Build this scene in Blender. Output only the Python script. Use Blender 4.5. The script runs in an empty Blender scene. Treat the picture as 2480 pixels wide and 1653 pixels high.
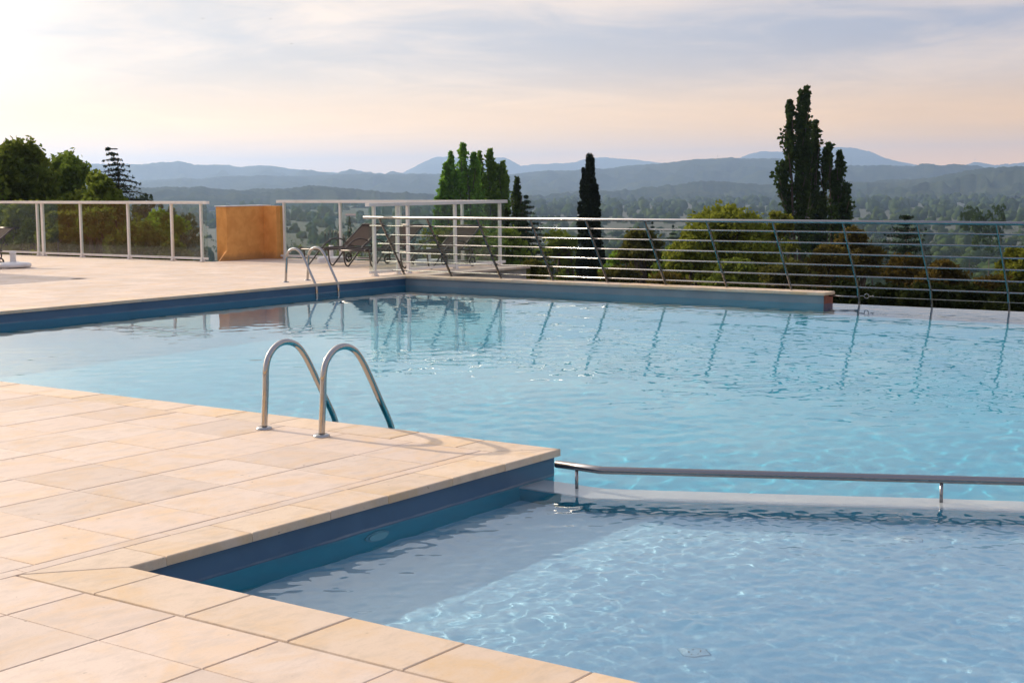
import bpy, bmesh, math, random
import numpy as np
from mathutils import Vector, Matrix

rng = np.random.default_rng(7)
random.seed(7)
S = bpy.context.scene
COL = S.collection
R = math.radians

# ------------------------------------------------------------------ camera
EYE = 1.53
F_PX = 3501.4            # focal length in pixels of a 2480 px wide frame
YAW, PIT, ROL = 0.626274, 0.108782, -0.008165
fw = Vector((math.cos(YAW)*math.cos(PIT), math.sin(YAW)*math.cos(PIT), -math.sin(PIT)))
rt0 = fw.cross(Vector((0, 0, 1))).normalized(); up0 = rt0.cross(fw)
rt = rt0*math.cos(ROL) + up0*math.sin(ROL)
up = -rt0*math.sin(ROL) + up0*math.cos(ROL)
cam = bpy.data.cameras.new('camera'); camo = bpy.data.objects.new('camera', cam)
COL.objects.link(camo); S.camera = camo
cam.sensor_width = 36; cam.lens = F_PX/2480*36
cam.clip_start = 0.05; cam.clip_end = 60000
camo.matrix_world = Matrix(((rt.x, up.x, -fw.x, 0), (rt.y, up.y, -fw.y, 0), (rt.z, up.z, -fw.z, EYE), (0, 0, 0, 1)))

# ------------------------------------------------------------------ sky
SUN_EL, SUN_AZ = R(23.3), math.atan2(1.0, 0.03)          # azimuth counted from +X
sun_dir = Vector((math.cos(SUN_AZ)*math.cos(SUN_EL), math.sin(SUN_AZ)*math.cos(SUN_EL), math.sin(SUN_EL)))
world = bpy.data.worlds.new('World'); S.world = world; world.use_nodes = True
wt = world.node_tree; wt.nodes.clear()
def wn(t, **k):
    n = wt.nodes.new(t)
    for a, b in k.items(): setattr(n, a, b)
    return n
def wmix(a, b, f, blend='MIX'):
    n = wn('ShaderNodeMix', data_type='RGBA', blend_type=blend)
    for v, i in ((f, 0), (a, 6), (b, 7)):
        if hasattr(v, 'is_output'): wt.links.new(v, n.inputs[i])
        else: n.inputs[i].default_value = v
    return n.outputs[2]
def wmath(op, *args):
    n = wn('ShaderNodeMath', operation=op)
    for i, v in enumerate(args):
        if hasattr(v, 'is_output'): wt.links.new(v, n.inputs[i])
        else: n.inputs[i].default_value = v
    return n.outputs[0]
def wramp(v, a, b, lo=0., hi=1.):
    n = wn('ShaderNodeMapRange', interpolation_type='SMOOTHSTEP')
    wt.links.new(v, n.inputs[0])
    for i, q in zip((1, 2, 3, 4), (a, b, lo, hi)): n.inputs[i].default_value = q
    return n.outputs[0]
sky = wn('ShaderNodeTexSky', sky_type='NISHITA', sun_disc=False)
sky.sun_elevation = SUN_EL; sky.sun_rotation = math.pi/2 - SUN_AZ
sky.altitude = 100; sky.air_density = 1.0; sky.dust_density = 2.5; sky.ozone_density = 1.0
tc = wn('ShaderNodeTexCoord'); sep = wn('ShaderNodeSeparateXYZ'); wt.links.new(tc.outputs['Generated'], sep.inputs[0])
el = sep.outputs[2]
dot = wn('ShaderNodeVectorMath', operation='DOT_PRODUCT'); wt.links.new(tc.outputs['Generated'], dot.inputs[0]); dot.inputs[1].default_value = sun_dir
ang = dot.outputs['Value']
# high thin cloud: seen from below on a plane, so it stretches towards the horizon
elc = wmath('ADD', wmath('MAXIMUM', el, 0.0), 0.10)
div = wn('ShaderNodeVectorMath', operation='DIVIDE'); wt.links.new(tc.outputs['Generated'], div.inputs[0])
cmb = wn('ShaderNodeCombineXYZ')
for i in range(3): wt.links.new(elc, cmb.inputs[i])
wt.links.new(cmb.outputs[0], div.inputs[1])
nz = wn('ShaderNodeTexNoise'); nz.inputs['Scale'].default_value = 0.62; nz.inputs['Detail'].default_value = 7; nz.inputs['Roughness'].default_value = 0.52; nz.inputs['Distortion'].default_value = 0.6
wt.links.new(div.outputs[0], nz.inputs['Vector'])
nz2 = wn('ShaderNodeTexNoise'); nz2.inputs['Scale'].default_value = 2.1; nz2.inputs['Detail'].default_value = 6; nz2.inputs['Roughness'].default_value = 0.55; nz2.inputs['Distortion'].default_value = 1.0
wt.links.new(div.outputs[0], nz2.inputs['Vector'])
cl = wmath('ADD', wmath('MULTIPLY', nz.outputs['Fac'], 0.72), wmath('MULTIPLY', nz2.outputs['Fac'], 0.28))
mask = wramp(cl, 0.37, 0.64)
SKY_K = 0.14
base = wmix(sky.outputs[0], (0.6, 0.6, 0.6, 1), 1.0, 'MULTIPLY')
glow = wramp(ang, 0.28, 1.0)                                   # nearer the sun the veil is brighter and warmer
veil = wmix((6.0, 4.9, 4.2, 1), (9.2, 7.5, 5.8, 1), glow)   # divided by 10 by the background strength
# low down the light comes gold through the haze; it pales with height
def lvl(far, near): return wmix((*far, 1), (*near, 1), glow)
g0, g1, g2 = lvl((22.0, 9.6, 0.3), (23.0, 12.6, 2.4)), lvl((12.0, 6.0, 0.6), (17.0, 10.4, 3.6)), lvl((7.2, 5.0, 3.0), (10.6, 8.0, 4.9))
low = wmix(wmix(g0, g1, wramp(el, 0.0, 0.035)), g2, wramp(el, 0.025, 0.085))
blue = wmix((3.7, 3.75, 4.8, 1), (8.0, 7.0, 6.1, 1), glow)     # the gaps between the thin clouds
blue = wmix(blue, base, 0.35)
skyc = wmix(blue, veil, mask)
skyc = wmix(low, skyc, wramp(el, 0.03, 0.105))
skyc = wmix(skyc, wmix(lvl((2.7, 3.5, 5.4), (6.6, 6.8, 7.4)), skyc, 0.62), wramp(el, 0.15, 0.45))     # bluer overhead
soft = wramp(cl, 0.36, 0.66, 0.95, 1.05); sc3 = wn('ShaderNodeCombineXYZ')
for i in range(3): wt.links.new(soft, sc3.inputs[i])
skyc = wmix(skyc, sc3.outputs[0], 1.0, 'MULTIPLY')
aur = wramp(ang, 0.76, 1.0, 1.0, 3.2)                            # aureole round the veiled sun
ac = wn('ShaderNodeCombineXYZ')
for i in range(3): wt.links.new(aur, ac.inputs[i])
skyc = wmix(skyc, ac.outputs[0], 1.0, 'MULTIPLY')
bg = wn('ShaderNodeBackground'); bg.inputs[1].default_value = SKY_K
wt.links.new(skyc, bg.inputs[0])
wo = wn('ShaderNodeOutputWorld'); wt.links.new(bg.outputs[0], wo.inputs[0])

# ------------------------------------------------------------------ sun, exposure
sun = bpy.data.lights.new('sun', 'SUN'); sun.energy = 4.8; sun.angle = R(0.6); sun.color = (1.0, 0.82, 0.61)
suno = bpy.data.objects.new('sun', sun); COL.objects.link(suno)
suno.rotation_euler = (-sun_dir).to_track_quat('-Z', 'Y').to_euler(); suno.location = (0, 20, 30)
S.view_settings.view_transform = 'Standard'; S.view_settings.look = 'None'
S.view_settings.exposure = 0.08; S.view_settings.gamma = 1.0
S.render.engine = 'CYCLES'
cy = S.cycles
cy.use_denoising = True
try: cy.denoiser = 'OPENIMAGEDENOISE'
except Exception: pass
cy.max_bounces = 8; cy.diffuse_bounces = 3; cy.glossy_bounces = 4; cy.transmission_bounces = 6
cy.transparent_max_bounces = 24; cy.volume_bounces = 1
cy.sample_clamp_indirect = 6.0; cy.blur_glossy = 0.5

# ------------------------------------------------------------------ helpers
def setp(o, label=None, cat=None, group=None, kind=None):
    if label: o['label'] = label
    if cat: o['category'] = cat
    if group: o['group'] = group
    if kind: o['kind'] = kind
    return o
def empty(name, loc=(0, 0, 0), rz=0.0, label=None, cat=None, group=None, kind=None):
    o = bpy.data.objects.new(name, None); COL.objects.link(o)
    o.location = loc; o.rotation_euler = (0, 0, rz); o.empty_display_size = 0.1
    return setp(o, label, cat, group, kind)
def link(name, me, mat=None, parent=None, loc=(0, 0, 0), rz=0.0):
    o = bpy.data.objects.new(name, me); COL.objects.link(o)
    if mat is not None and not me.materials: me.materials.append(mat)
    o.location = loc; o.rotation_euler = (0, 0, rz)
    if parent: o.parent = parent
    return o
def pydata(name, v, f, smooth=False):
    me = bpy.data.meshes.new(name)
    me.from_pydata([tuple(map(float, p)) for p in v], [], f)
    if smooth: me.polygons.foreach_set('use_smooth', [True]*len(f))
    me.update(); return me
class MB:
    """collects boxes, tubes and prisms into one mesh"""
    def __init__(s): s.v = []; s.f = []; s.sm = []
    def add(s, v, f, smooth=False):
        n = len(s.v); s.v += [tuple(p) for p in v]; s.f += [tuple(i+n for i in q) for q in f]; s.sm += [smooth]*len(f); return s
    def box(s, x0, x1, y0, y1, z0, z1, c=0.0):
        if c <= 0:
            v = [(x, y, z) for z in (z0, z1) for y in (y0, y1) for x in (x0, x1)]
            f = [(0, 2, 3, 1), (4, 5, 7, 6), (0, 1, 5, 4), (2, 6, 7, 3), (0, 4, 6, 2), (1, 3, 7, 5)]
            return s.add(v, f)
        return s.prism([(x0, y0), (x1, y0), (x1, y1), (x0, y1)], z0, z1, c)
    def prism(s, poly, z0, z1, c=0.0):
        """upright prism on an anticlockwise outline with a chamfered upper edge"""
        n = len(poly); P = [Vector(p) for p in poly]
        def inset(d):
            out = []
            for i in range(n):
                a = (P[i]-P[i-1]).normalized(); b = (P[(i+1) % n]-P[i]).normalized()
                na = Vector((-a.y, a.x)); nb = Vector((-b.y, b.x)); m = na+nb
                out.append(P[i] + m*(d/max(0.2, m.dot(na))))
            return out
        rings = [[(p.x, p.y, z0) for p in P]]
        if c > 0:
            rings += [[(p.x, p.y, z1-c) for p in P], [(p.x, p.y, z1-0.3*c) for p in inset(0.3*c)], [(p.x, p.y, z1) for p in inset(c)]]
        else: rings += [[(p.x, p.y, z1) for p in P]]
        v = [q for r in rings for q in r]; f = [tuple(range(n-1, -1, -1))]
        for k in range(len(rings)-1):
            for i in range(n):
                j = (i+1) % n; f.append((k*n+i, k*n+j, k*n+n+j, k*n+n+i))
        f.append(tuple((len(rings)-1)*n+i for i in range(n)))
        return s.add(v, f)
    def tube(s, pts, r, seg=10, cap=True, flat=None):
        """circle (or flat bar half sizes) swept along a polyline"""
        P = [Vector(p) for p in pts]; n = len(P)
        rr = r if hasattr(r, '__len__') else [r]*n
        T = [(P[min(i+1, n-1)]-P[max(i-1, 0)]).normalized() for i in range(n)]
        a = Vector((0, 0, 1)) if abs(T[0].z) < 0.9 else Vector((1, 0, 0))
        N = (a - T[0]*a.dot(T[0])).normalized(); v = []; f = []
        for i in range(n):
            N = (N - T[i]*N.dot(T[i])).normalized(); B = T[i].cross(N)
            for k in range(seg):
                t = 2*math.pi*k/seg; v.append(P[i] + (N*math.cos(t)+B*math.sin(t))*rr[i])
        for i in range(n-1):
            for k in range(seg):
                k2 = (k+1) % seg; f.append((i*seg+k, i*seg+k2, i*seg+seg+k2, i*seg+seg+k))
        s.add(v, f, True)
        if cap:
            m = len(s.v)-n*seg
            s.f += [tuple(m+k for k in range(seg-1, -1, -1)), tuple(m+(n-1)*seg+k for k in range(seg))]; s.sm += [False, False]
        return s
    def lathe(s, prof, c=(0, 0, 0), seg=24, smooth=True):
        v = []; f = []; n = len(prof)
        for r, z in prof:
            for k in range(seg):
                t = 2*math.pi*k/seg; v.append((c[0]+r*math.cos(t), c[1]+r*math.sin(t), c[2]+z))
        for i in range(n-1):
            for k in range(seg):
                k2 = (k+1) % seg; f.append((i*seg+k, i*seg+k2, i*seg+seg+k2, i*seg+seg+k))
        s.add(v, f, smooth); return s
    def disc(s, c, r, nrm, seg=20, th=0.01):
        n = Vector(nrm).normalized(); c = Vector(c)
        return s.tube([c, c+n*th], r, seg)
    def mesh(s, name):
        me = bpy.data.meshes.new(name); me.from_pydata(s.v, [], s.f)
        me.polygons.foreach_set('use_smooth', s.sm); me.update(); return me
    def build(s, name, mat, parent=None, loc=(0, 0, 0), rz=0.0): return link(name, s.mesh(name), mat, parent, loc, rz)
def smooth_path(pts, n=6):
    P = [Vector(p) for p in pts]; out = []
    for i in range(len(P)-1):
        p0, p1, p2, p3 = P[max(i-1, 0)], P[i], P[i+1], P[min(i+2, len(P)-1)]
        for k in range(n):
            t = k/n
            out.append(0.5*((2*p1)+(p2-p0)*t+(2*p0-5*p1+4*p2-p3)*t*t+(3*p1-p0-3*p2+p3)*t**3))
    return out+[P[-1]]
def copy_tree(o, parent=None):
    c = o.copy(); COL.objects.link(c); c.parent = parent
    for ch in o.children: copy_tree(ch, c)
    return c
def ray(px, py):
    """direction of a pixel of the photograph"""
    return fw*F_PX + rt*(px-1240) - up*(py-826.5)
def at(px, py, dist):
    """the point seen at that pixel, at a horizontal distance from the camera"""
    d = ray(px, py); k = dist/math.hypot(d.x, d.y); return Vector((d.x*k, d.y*k, EYE+d.z*k))

# ------------------------------------------------------------------ materials
def mat(name, col=(0.5, 0.5, 0.5), rough=0.6, metal=0.0, spec=0.5):
    m = bpy.data.materials.new(name); m.use_nodes = True
    b = m.node_tree.nodes['Principled BSDF']
    b.inputs['Base Color'].default_value = (*col, 1); b.inputs['Roughness'].default_value = rough
    b.inputs['Metallic'].default_value = metal; b.inputs['Specular IOR Level'].default_value = spec
    return m
class NT:
    def __init__(s, m): s.t = m.node_tree; s.b = s.t.nodes.get('Principled BSDF'); s.out = s.t.nodes.get('Material Output')
    def n(s, t, **k):
        n = s.t.nodes.new(t)
        for a, b in k.items(): setattr(n, a, b)
        return n
    def l(s, a, b): s.t.links.new(a, b)
    def put(s, v, i):
        if hasattr(v, 'is_output'): s.l(v, i)
        else: i.default_value = v
    def mix(s, a, b, f, blend='MIX'):
        n = s.n('ShaderNodeMix', data_type='RGBA', blend_type=blend)
        s.put(f, n.inputs[0]); s.put(a, n.inputs[6]); s.put(b, n.inputs[7]); return n.outputs[2]
    def math(s, op, *a):
        n = s.n('ShaderNodeMath', operation=op)
        for i, v in enumerate(a): s.put(v, n.inputs[i])
        return n.outputs[0]
    def ramp(s, v, a, b, lo=0., hi=1.):
        n = s.n('ShaderNodeMapRange'); s.l(v, n.inputs[0])
        for i, q in zip((1, 2, 3, 4), (a, b, lo, hi)): n.inputs[i].default_value = q
        return n.outputs[0]
    def coord(s, which='Object', scale=(1, 1, 1), world=False):
        if world: src = s.n('ShaderNodeNewGeometry').outputs['Position']
        else: src = s.n('ShaderNodeTexCoord').outputs[which]
        mp = s.n('ShaderNodeMapping'); mp.inputs['Scale'].default_value = scale; s.l(src, mp.inputs[0]); return mp.outputs[0]
    def noise(s, vec, scale, detail=4, rough=0.5, dist=0.0, which='Fac', four=None):
        n = s.n('ShaderNodeTexNoise'); s.l(vec, n.inputs['Vector'])
        if four is not None:
            n.noise_dimensions = '4D'; s.put(four, n.inputs['W'])
        n.inputs['Scale'].default_value = scale; n.inputs['Detail'].default_value = detail
        n.inputs['Roughness'].default_value = rough; n.inputs['Distortion'].default_value = dist
        return n.outputs[which]
    def bump(s, h, strength=0.3, dist=0.01, normal=None):
        n = s.n('ShaderNodeBump'); s.l(h, n.inputs['Height']); n.inputs['Strength'].default_value = strength; n.inputs['Distance'].default_value = dist
        if normal is not None: s.l(normal, n.inputs['Normal'])
        return n.outputs[0]

def stone_mat(name, c0, c1, c2, rough=0.62):
    """honed limestone: each slab its own tone, ochre clouding, pits and faint scratches"""
    m = mat(name, c0, rough); t = NT(m)
    rnd = t.n('ShaderNodeObjectInfo').outputs['Random']
    v = t.coord(world=True); w = t.math('MULTIPLY', rnd, 37.0)
    cloud = t.noise(v, 2.6, 6, 0.62, 0.9, four=w)
    vein = t.noise(t.coord(world=True, scale=(1, 2.4, 1)), 6.5, 6, 0.66, 0.4, four=w)
    base = t.mix((*c0, 1), (*c1, 1), t.ramp(t.math('FRACT', t.math('MULTIPLY', rnd, 7.31)), 0.15, 0.95, 0, 0.75))
    col = t.mix(base, (*c2, 1), t.ramp(cloud, 0.46, 0.64, 0, 0.9))
    col = t.mix(col, (*[q*0.80 for q in c0], 1), t.ramp(vein, 0.48, 0.66, 0, 0.75))
    grit = t.noise(v, 95, 3, 0.6)
    col = t.mix(col, (*[q*0.72 for q in c0], 1), t.ramp(grit, 0.56, 0.72, 0, 0.45))
    pit = t.noise(v, 22, 2, 0.5)
    col = t.mix(col, (0.20, 0.15, 0.11, 1), t.ramp(pit, 0.72, 0.76, 0, 0.65))
    tone = t.ramp(rnd, 0, 1, 0.90, 1.06); hv = t.n('ShaderNodeHueSaturation'); t.l(col, hv.inputs['Color']); t.l(tone, hv.inputs['Value'])
    t.l(hv.outputs[0], t.b.inputs['Base Color'])
    t.l(t.ramp(cloud, 0.3, 0.7, rough-0.1, rough+0.14), t.b.inputs['Roughness'])
    hgt = t.math('ADD', t.math('MULTIPLY', grit, 0.5), t.math('MULTIPLY', vein, 1.0))
    t.l(t.bump(hgt, 0.22, 0.004), t.b.inputs['Normal'])
    return m
M = {}
M['tile'] = stone_mat('limestone_tile', (0.625, 0.520, 0.440), (0.59, 0.47, 0.385), (0.615, 0.455, 0.305))
M['coping'] = stone_mat('limestone_coping', (0.64, 0.515, 0.39), (0.63, 0.505, 0.40), (0.615, 0.44, 0.255))
M['grout'] = None
def noisy(name, c0, c1, scale, rough=0.8, bump=0.0, lo=0.4, hi=0.62, detail=5):
    m = mat(name, c0, rough); t = NT(m); v = t.coord(world=True)
    n = t.noise(v, scale, detail, 0.6, 0.3)
    t.l(t.mix((*c0, 1), (*c1, 1), t.ramp(n, lo, hi)), t.b.inputs['Base Color'])
    if bump: t.l(t.bump(t.noise(v, scale*9, 4, 0.6), bump, 0.01), t.b.inputs['Normal'])
    return m
M['grout'] = noisy('grout', (0.56, 0.48, 0.41), (0.33, 0.27, 0.215), 1.3, 0.9, 0.0, 0.40, 0.68)
M['concrete'] = noisy('concrete', (0.36, 0.33, 0.30), (0.27, 0.25, 0.23), 3, 0.85, 0.3)
M['render'] = noisy('ochre_render', (0.78, 0.37, 0.105), (0.68, 0.30, 0.075), 5, 0.9, 0.8)
t = NT(M['render']); geo = t.n('ShaderNodeNewGeometry'); sp = t.n('ShaderNodeSeparateXYZ'); t.l(geo.outputs['Position'], sp.inputs[0])
src = t.b.inputs['Base Color'].links[0].from_socket
zz = t.math('ADD', sp.outputs[2], t.math('MULTIPLY', t.noise(t.coord(world=True), 5, 5, 0.65), -0.22))
t.l(t.mix(src, (0.30, 0.155, 0.07, 1), t.ramp(zz, -0.06, 0.05, 0.55, 0.0)), t.b.inputs['Base Color'])   # splash dirt at the foot
M['brick'] = noisy('red_brown_render', (0.30, 0.10, 0.06), (0.22, 0.07, 0.045), 9, 0.85, 0.4)
M['liner'] = noisy('pool_liner_painted_shade', (0.050, 0.118, 0.210), (0.040, 0.100, 0.185), 2.5, 0.38)  # darker copy of the wall liner: shade and reflection put into the colour
t = NT(M['liner']); geo = t.n('ShaderNodeNewGeometry'); sp = t.n('ShaderNodeSeparateXYZ'); t.l(geo.outputs['Position'], sp.inputs[0])
src = t.b.inputs['Base Color'].links[0].from_socket
zz = t.math('ADD', sp.outputs[2], t.math('MULTIPLY', t.noise(t.coord(world=True), 7, 4, 0.6), 0.016))
scum = t.math('MULTIPLY', t.math('MULTIPLY', t.ramp(zz, -0.150, -0.143), t.ramp(zz, -0.132, -0.139)), t.ramp(t.noise(t.coord(world=True), 2.2, 5, 0.65), 0.35, 0.7, 0.05, 0.55))   # chalk line left by the water
t.l(t.mix(src, (0.34, 0.36, 0.37, 1), scum), t.b.inputs['Base Color'])
M['liner_low'] = noisy('pool_liner_painted_light', (0.025, 0.33, 0.43), (0.018, 0.29, 0.385), 2.5, 0.4)  # lighter teal copy of the wall liner: underwater light put into the colour
M['liner_far'] = noisy('grey_liner_painted_light', (0.20, 0.24, 0.27), (0.17, 0.21, 0.245), 2.5, 0.5)  # greyer copy of the liner for the far wall, grazing sun in its colour
M['floor'] = noisy('pool_floor_liner', (0.035, 0.48, 0.66), (0.026, 0.43, 0.61), 1.1, 0.5)
M['shallow'] = noisy('shallow_floor_liner', (0.36, 0.61, 0.76), (0.32, 0.56, 0.72), 1.4, 0.5)
M['jet'] = noisy('pale_jet_plate', (0.48, 0.66, 0.77), (0.42, 0.60, 0.72), 8, 0.5)
M['lip'] = noisy('pale_step_edge', (0.62, 0.60, 0.60), (0.54, 0.53, 0.55), 4, 0.6)
M['steel'] = mat('polished_steel', (0.40, 0.395, 0.39), 0.10, 1.0)
t = NT(M['steel']); t.l(t.ramp(t.noise(t.coord('Object'), 30, 4, 0.6), 0.3, 0.7, 0.06, 0.17), t.b.inputs['Roughness'])
M['baluster'] = mat('dark_satin_steel', (0.26, 0.25, 0.245), 0.22, 1.0)
M['brushed'] = mat('brushed_steel', (0.27, 0.268, 0.278), 0.2, 1.0)
t = NT(M['brushed']); t.l(t.ramp(t.noise(t.coord('Object', (6, 1, 6)), 4, 4, 0.6), 0.3, 0.7, 0.15, 0.25), t.b.inputs['Roughness'])
M['white'] = mat('white_lacquered_aluminium', (0.74, 0.72, 0.69), 0.38)
t = NT(M['white']); t.l(t.mix((0.76, 0.74, 0.71, 1), (0.62, 0.60, 0.57, 1), t.ramp(t.noise(t.coord(world=True), 3.0, 5, 0.6), 0.5, 0.8)), t.b.inputs['Base Color'])
M['plastic'] = mat('white_moulded_plastic', (0.72, 0.71, 0.72), 0.45)
t = NT(M['plastic']); t.l(t.mix((0.74, 0.73, 0.73, 1), (0.56, 0.53, 0.50, 1), t.ramp(t.noise(t.coord(world=True), 6, 5, 0.6), 0.5, 0.8)), t.b.inputs['Base Color'])
M['bronze'] = mat('dark_bronze_tube', (0.055, 0.042, 0.038), 0.36, 0.3)
M['sling'] = noisy('brown_woven_sling', (0.060, 0.042, 0.038), (0.045, 0.032, 0.029), 30, 0.8, 0.3); M['sling'].node_tree.nodes['Principled BSDF'].inputs['Specular IOR Level'].default_value = 0.15
M['rubber'] = mat('black_rubber', (0.02, 0.02, 0.02), 0.6)
M['grey'] = mat('dark_grey_iron', (0.05, 0.05, 0.05), 0.6, 0.4)
M['lens'] = mat('lamp_lens', (0.30, 0.60, 0.64), 0.25)
M['bezel'] = mat('lamp_bezel', (0.14, 0.38, 0.45), 0.4)
def glass_mat():
    m = bpy.data.materials.new('fence_glass'); m.use_nodes = True; t = NT(m); t.t.nodes.remove(t.b)
    tr = t.n('ShaderNodeBsdfTransparent'); tr.inputs[0].default_value = (0.90, 0.95, 0.93, 1)
    gl = t.n('ShaderNodeBsdfGlossy'); gl.inputs['Roughness'].default_value = 0.01
    g0 = t.n('ShaderNodeNewGeometry'); dp = t.n('ShaderNodeVectorMath', operation='DOT_PRODUCT'); t.l(g0.outputs['Incoming'], dp.inputs[0]); t.l(g0.outputs['Normal'], dp.inputs[1])
    fr = t.math('ADD', 0.035, t.math('MULTIPLY', 0.9, t.math('POWER', t.math('SUBTRACT', 1.0, t.math('ABSOLUTE', dp.outputs['Value'])), 5.0)))
    mx = t.n('ShaderNodeMixShader'); t.l(fr, mx.inputs[0]); t.l(tr.outputs[0], mx.inputs[1]); t.l(gl.outputs[0], mx.inputs[2])
    # dust film towards the foot of the panel
    df = t.n('ShaderNodeBsdfDiffuse'); df.inputs[0].default_value = (0.55, 0.52, 0.48, 1)
    geo = t.n('ShaderNodeNewGeometry'); sp = t.n('ShaderNodeSeparateXYZ'); t.l(geo.outputs['Position'], sp.inputs[0])
    dust = t.math('MULTIPLY', t.ramp(sp.outputs[2], 0.08, 0.40, 0.06, 0.010), t.ramp(t.noise(t.coord(world=True, scale=(1, 1, 0.25)), 5, 5, 0.6), 0.3, 0.7, 0.4, 1.3))
    m2 = t.n('ShaderNodeMixShader'); t.l(dust, m2.inputs[0]); t.l(mx.outputs[0], m2.inputs[1]); t.l(df.outputs[0], m2.inputs[2])
    t.l(m2.outputs[0], t.out.inputs[0]); return m
M['glass'] = glass_mat()

JETS = [(6.877, 2.551), (4.809, 2.617)]
def water_mat():
    m = bpy.data.materials.new('pool_water'); m.use_nodes = True; t = NT(m); t.t.nodes.remove(t.b)
    gl = t.n('ShaderNodeBsdfGlass'); gl.inputs['IOR'].default_value = 1.333; gl.inputs['Roughness'].default_value = 0.0
    gl.inputs['Color'].default_value = (0.93, 0.985, 1.0, 1)
    t.l(gl.outputs[0], t.out.inputs[0])
    return m
WATER = -0.155
M['water'] = water_mat()

def leaf_mat(name, c0, c1, trans=0.35, scale=0.6):
    m = bpy.data.materials.new(name); m.use_nodes = True; t = NT(m); t.t.nodes.remove(t.b)
    rnd = t.n('ShaderNodeObjectInfo').outputs['Random']
    n = t.noise(t.coord(world=True), scale, 3, 0.6); n2 = t.n('ShaderNodeNewGeometry').outputs['Random Per Island']
    f = t.math('ADD', t.math('MULTIPLY', t.ramp(n, 0.3, 0.7), 0.55), t.math('MULTIPLY', n2, 0.45))
    col = t.mix((*c0, 1), (*c1, 1), f)
    hv = t.n('ShaderNodeHueSaturation'); t.l(col, hv.inputs['Color']); t.l(t.ramp(rnd, 0, 1, 0.8, 1.2), hv.inputs['Value']); t.l(t.ramp(rnd, 0, 1, 0.49, 0.51), hv.inputs['Hue'])
    d = t.n('ShaderNodeBsdfDiffuse'); tl = t.n('ShaderNodeBsdfTranslucent'); t.l(hv.outputs[0], d.inputs[0]); t.l(hv.outputs[0], tl.inputs[0])
    mx = t.n('ShaderNodeMixShader'); mx.inputs[0].default_value = trans; t.l(d.outputs[0], mx.inputs[1]); t.l(tl.outputs[0], mx.inputs[2])
    t.l(mx.outputs[0], t.out.inputs[0]); return m
M['bark'] = noisy('bark', (0.10, 0.075, 0.055), (0.055, 0.04, 0.03), 9, 0.9, 0.6)
M['leaf_poplar'] = leaf_mat('poplar_leaves', (0.0936, 0.2184, 0.0312), (0.2340, 0.3900, 0.0546), 0.45)
M['leaf_dark'] = leaf_mat('dark_poplar_leaves', (0.0316, 0.0604, 0.0172), (0.0646, 0.1035, 0.0259), 0.3)
M['leaf_cypress'] = leaf_mat('cypress_scales', (0.012, 0.018, 0.010), (0.022, 0.030, 0.014), 0.1)
M['leaf_broad'] = leaf_mat('broad_leaves', (0.0737, 0.1157, 0.0210), (0.1786, 0.2207, 0.0378), 0.4)
M['leaf_fig'] = leaf_mat('yellow_green_leaves', (0.1016, 0.1250, 0.0187), (0.2188, 0.2265, 0.0312), 0.4)
M['leaf_bright'] = leaf_mat('bright_green_leaves', (0.1075, 0.1898, 0.0190), (0.1898, 0.2783, 0.0316), 0.45)
M['leaf_olive'] = leaf_mat('olive_brown_leaves', (0.0713, 0.0828, 0.0207), (0.1380, 0.1323, 0.0299), 0.35)
M['leaf_rust'] = leaf_mat('rusty_leaves', (0.0660, 0.0572, 0.0143), (0.1375, 0.1034, 0.0220), 0.35)
M['leaf_conifer'] = leaf_mat('conifer_needles', (0.0168, 0.0336, 0.0216), (0.0360, 0.0600, 0.0312), 0.1)
M['leaf_blue'] = leaf_mat('blue_conifer_needles', (0.0216, 0.0480, 0.0384), (0.0420, 0.0780, 0.0600), 0.1)
M['leaf_hedge'] = leaf_mat('dark_hedge_leaves', (0.013, 0.019, 0.007), (0.030, 0.036, 0.010), 0.2)
M['leaf_far'] = leaf_mat('valley_tree_leaves', (0.030, 0.060, 0.018), (0.075, 0.105, 0.028), 0.3, 0.02)
M['ground'] = noisy('grassy_ground', (0.014, 0.027, 0.009), (0.024, 0.035, 0.013), 0.035, 0.95)
def hill_mat():
    m = mat('wooded_hill', (0.03, 0.05, 0.03), 0.95); t = NT(m); v = t.coord(world=True)
    n = t.noise(v, 0.004, 6, 0.7); n2 = t.noise(v, 0.03, 4, 0.7)
    c = t.mix((0.022, 0.036, 0.022, 1), (0.050, 0.060, 0.032, 1), t.ramp(t.math('ADD', t.math('MULTIPLY', n, 0.5), t.math('MULTIPLY', n2, 0.5)), 0.42, 0.60))
    t.l(c, t.b.inputs['Base Color']); t.b.inputs['Specular IOR Level'].default_value = 0.0
    return m
M['hill'] = hill_mat()

# ------------------------------------------------------------------ terrain
GR = np.array([0, 22, 30, 45, 70, 120, 300, 700, 2500, 60000.]); GZ = np.array([-3.6, -3.6, -4.6, -8, -13, -20, -36, -44, -46, -46.])
def ground_z(x, y): return float(np.interp(math.hypot(x, y), GR, GZ))
def terrain():
    rr = np.concatenate([np.linspace(0.01, 20, 4), np.linspace(23, 60, 16), np.geomspace(66, 30000, 60)]); th = np.linspace(0, 2*math.pi, 241)[:-1]
    rg, tg = np.meshgrid(rr, th, indexing='ij'); z = np.interp(rg, GR, GZ)
    z = z + np.where(rg > 120, 1, 0)*(np.sin(rg*0.004+3*tg)*2.0+np.sin(tg*23+rg*.0013)*1.6)*np.clip((rg-120)/400, 0, 1)
    v = np.stack([rg*np.cos(tg), rg*np.sin(tg), z], -1).reshape(-1, 3); n = len(th); f = []
    for i in range(len(rr)-1):
        for k in range(n):
            k2 = (k+1) % n; f.append((i*n+k, i*n+n+k, i*n+n+k2, i*n+k2))
    o = link('ground', pydata('ground', v, f, True), M['ground']); setp(o, 'grassy valley ground falling away below the pool terrace', None, None, 'structure')
terrain()

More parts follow.
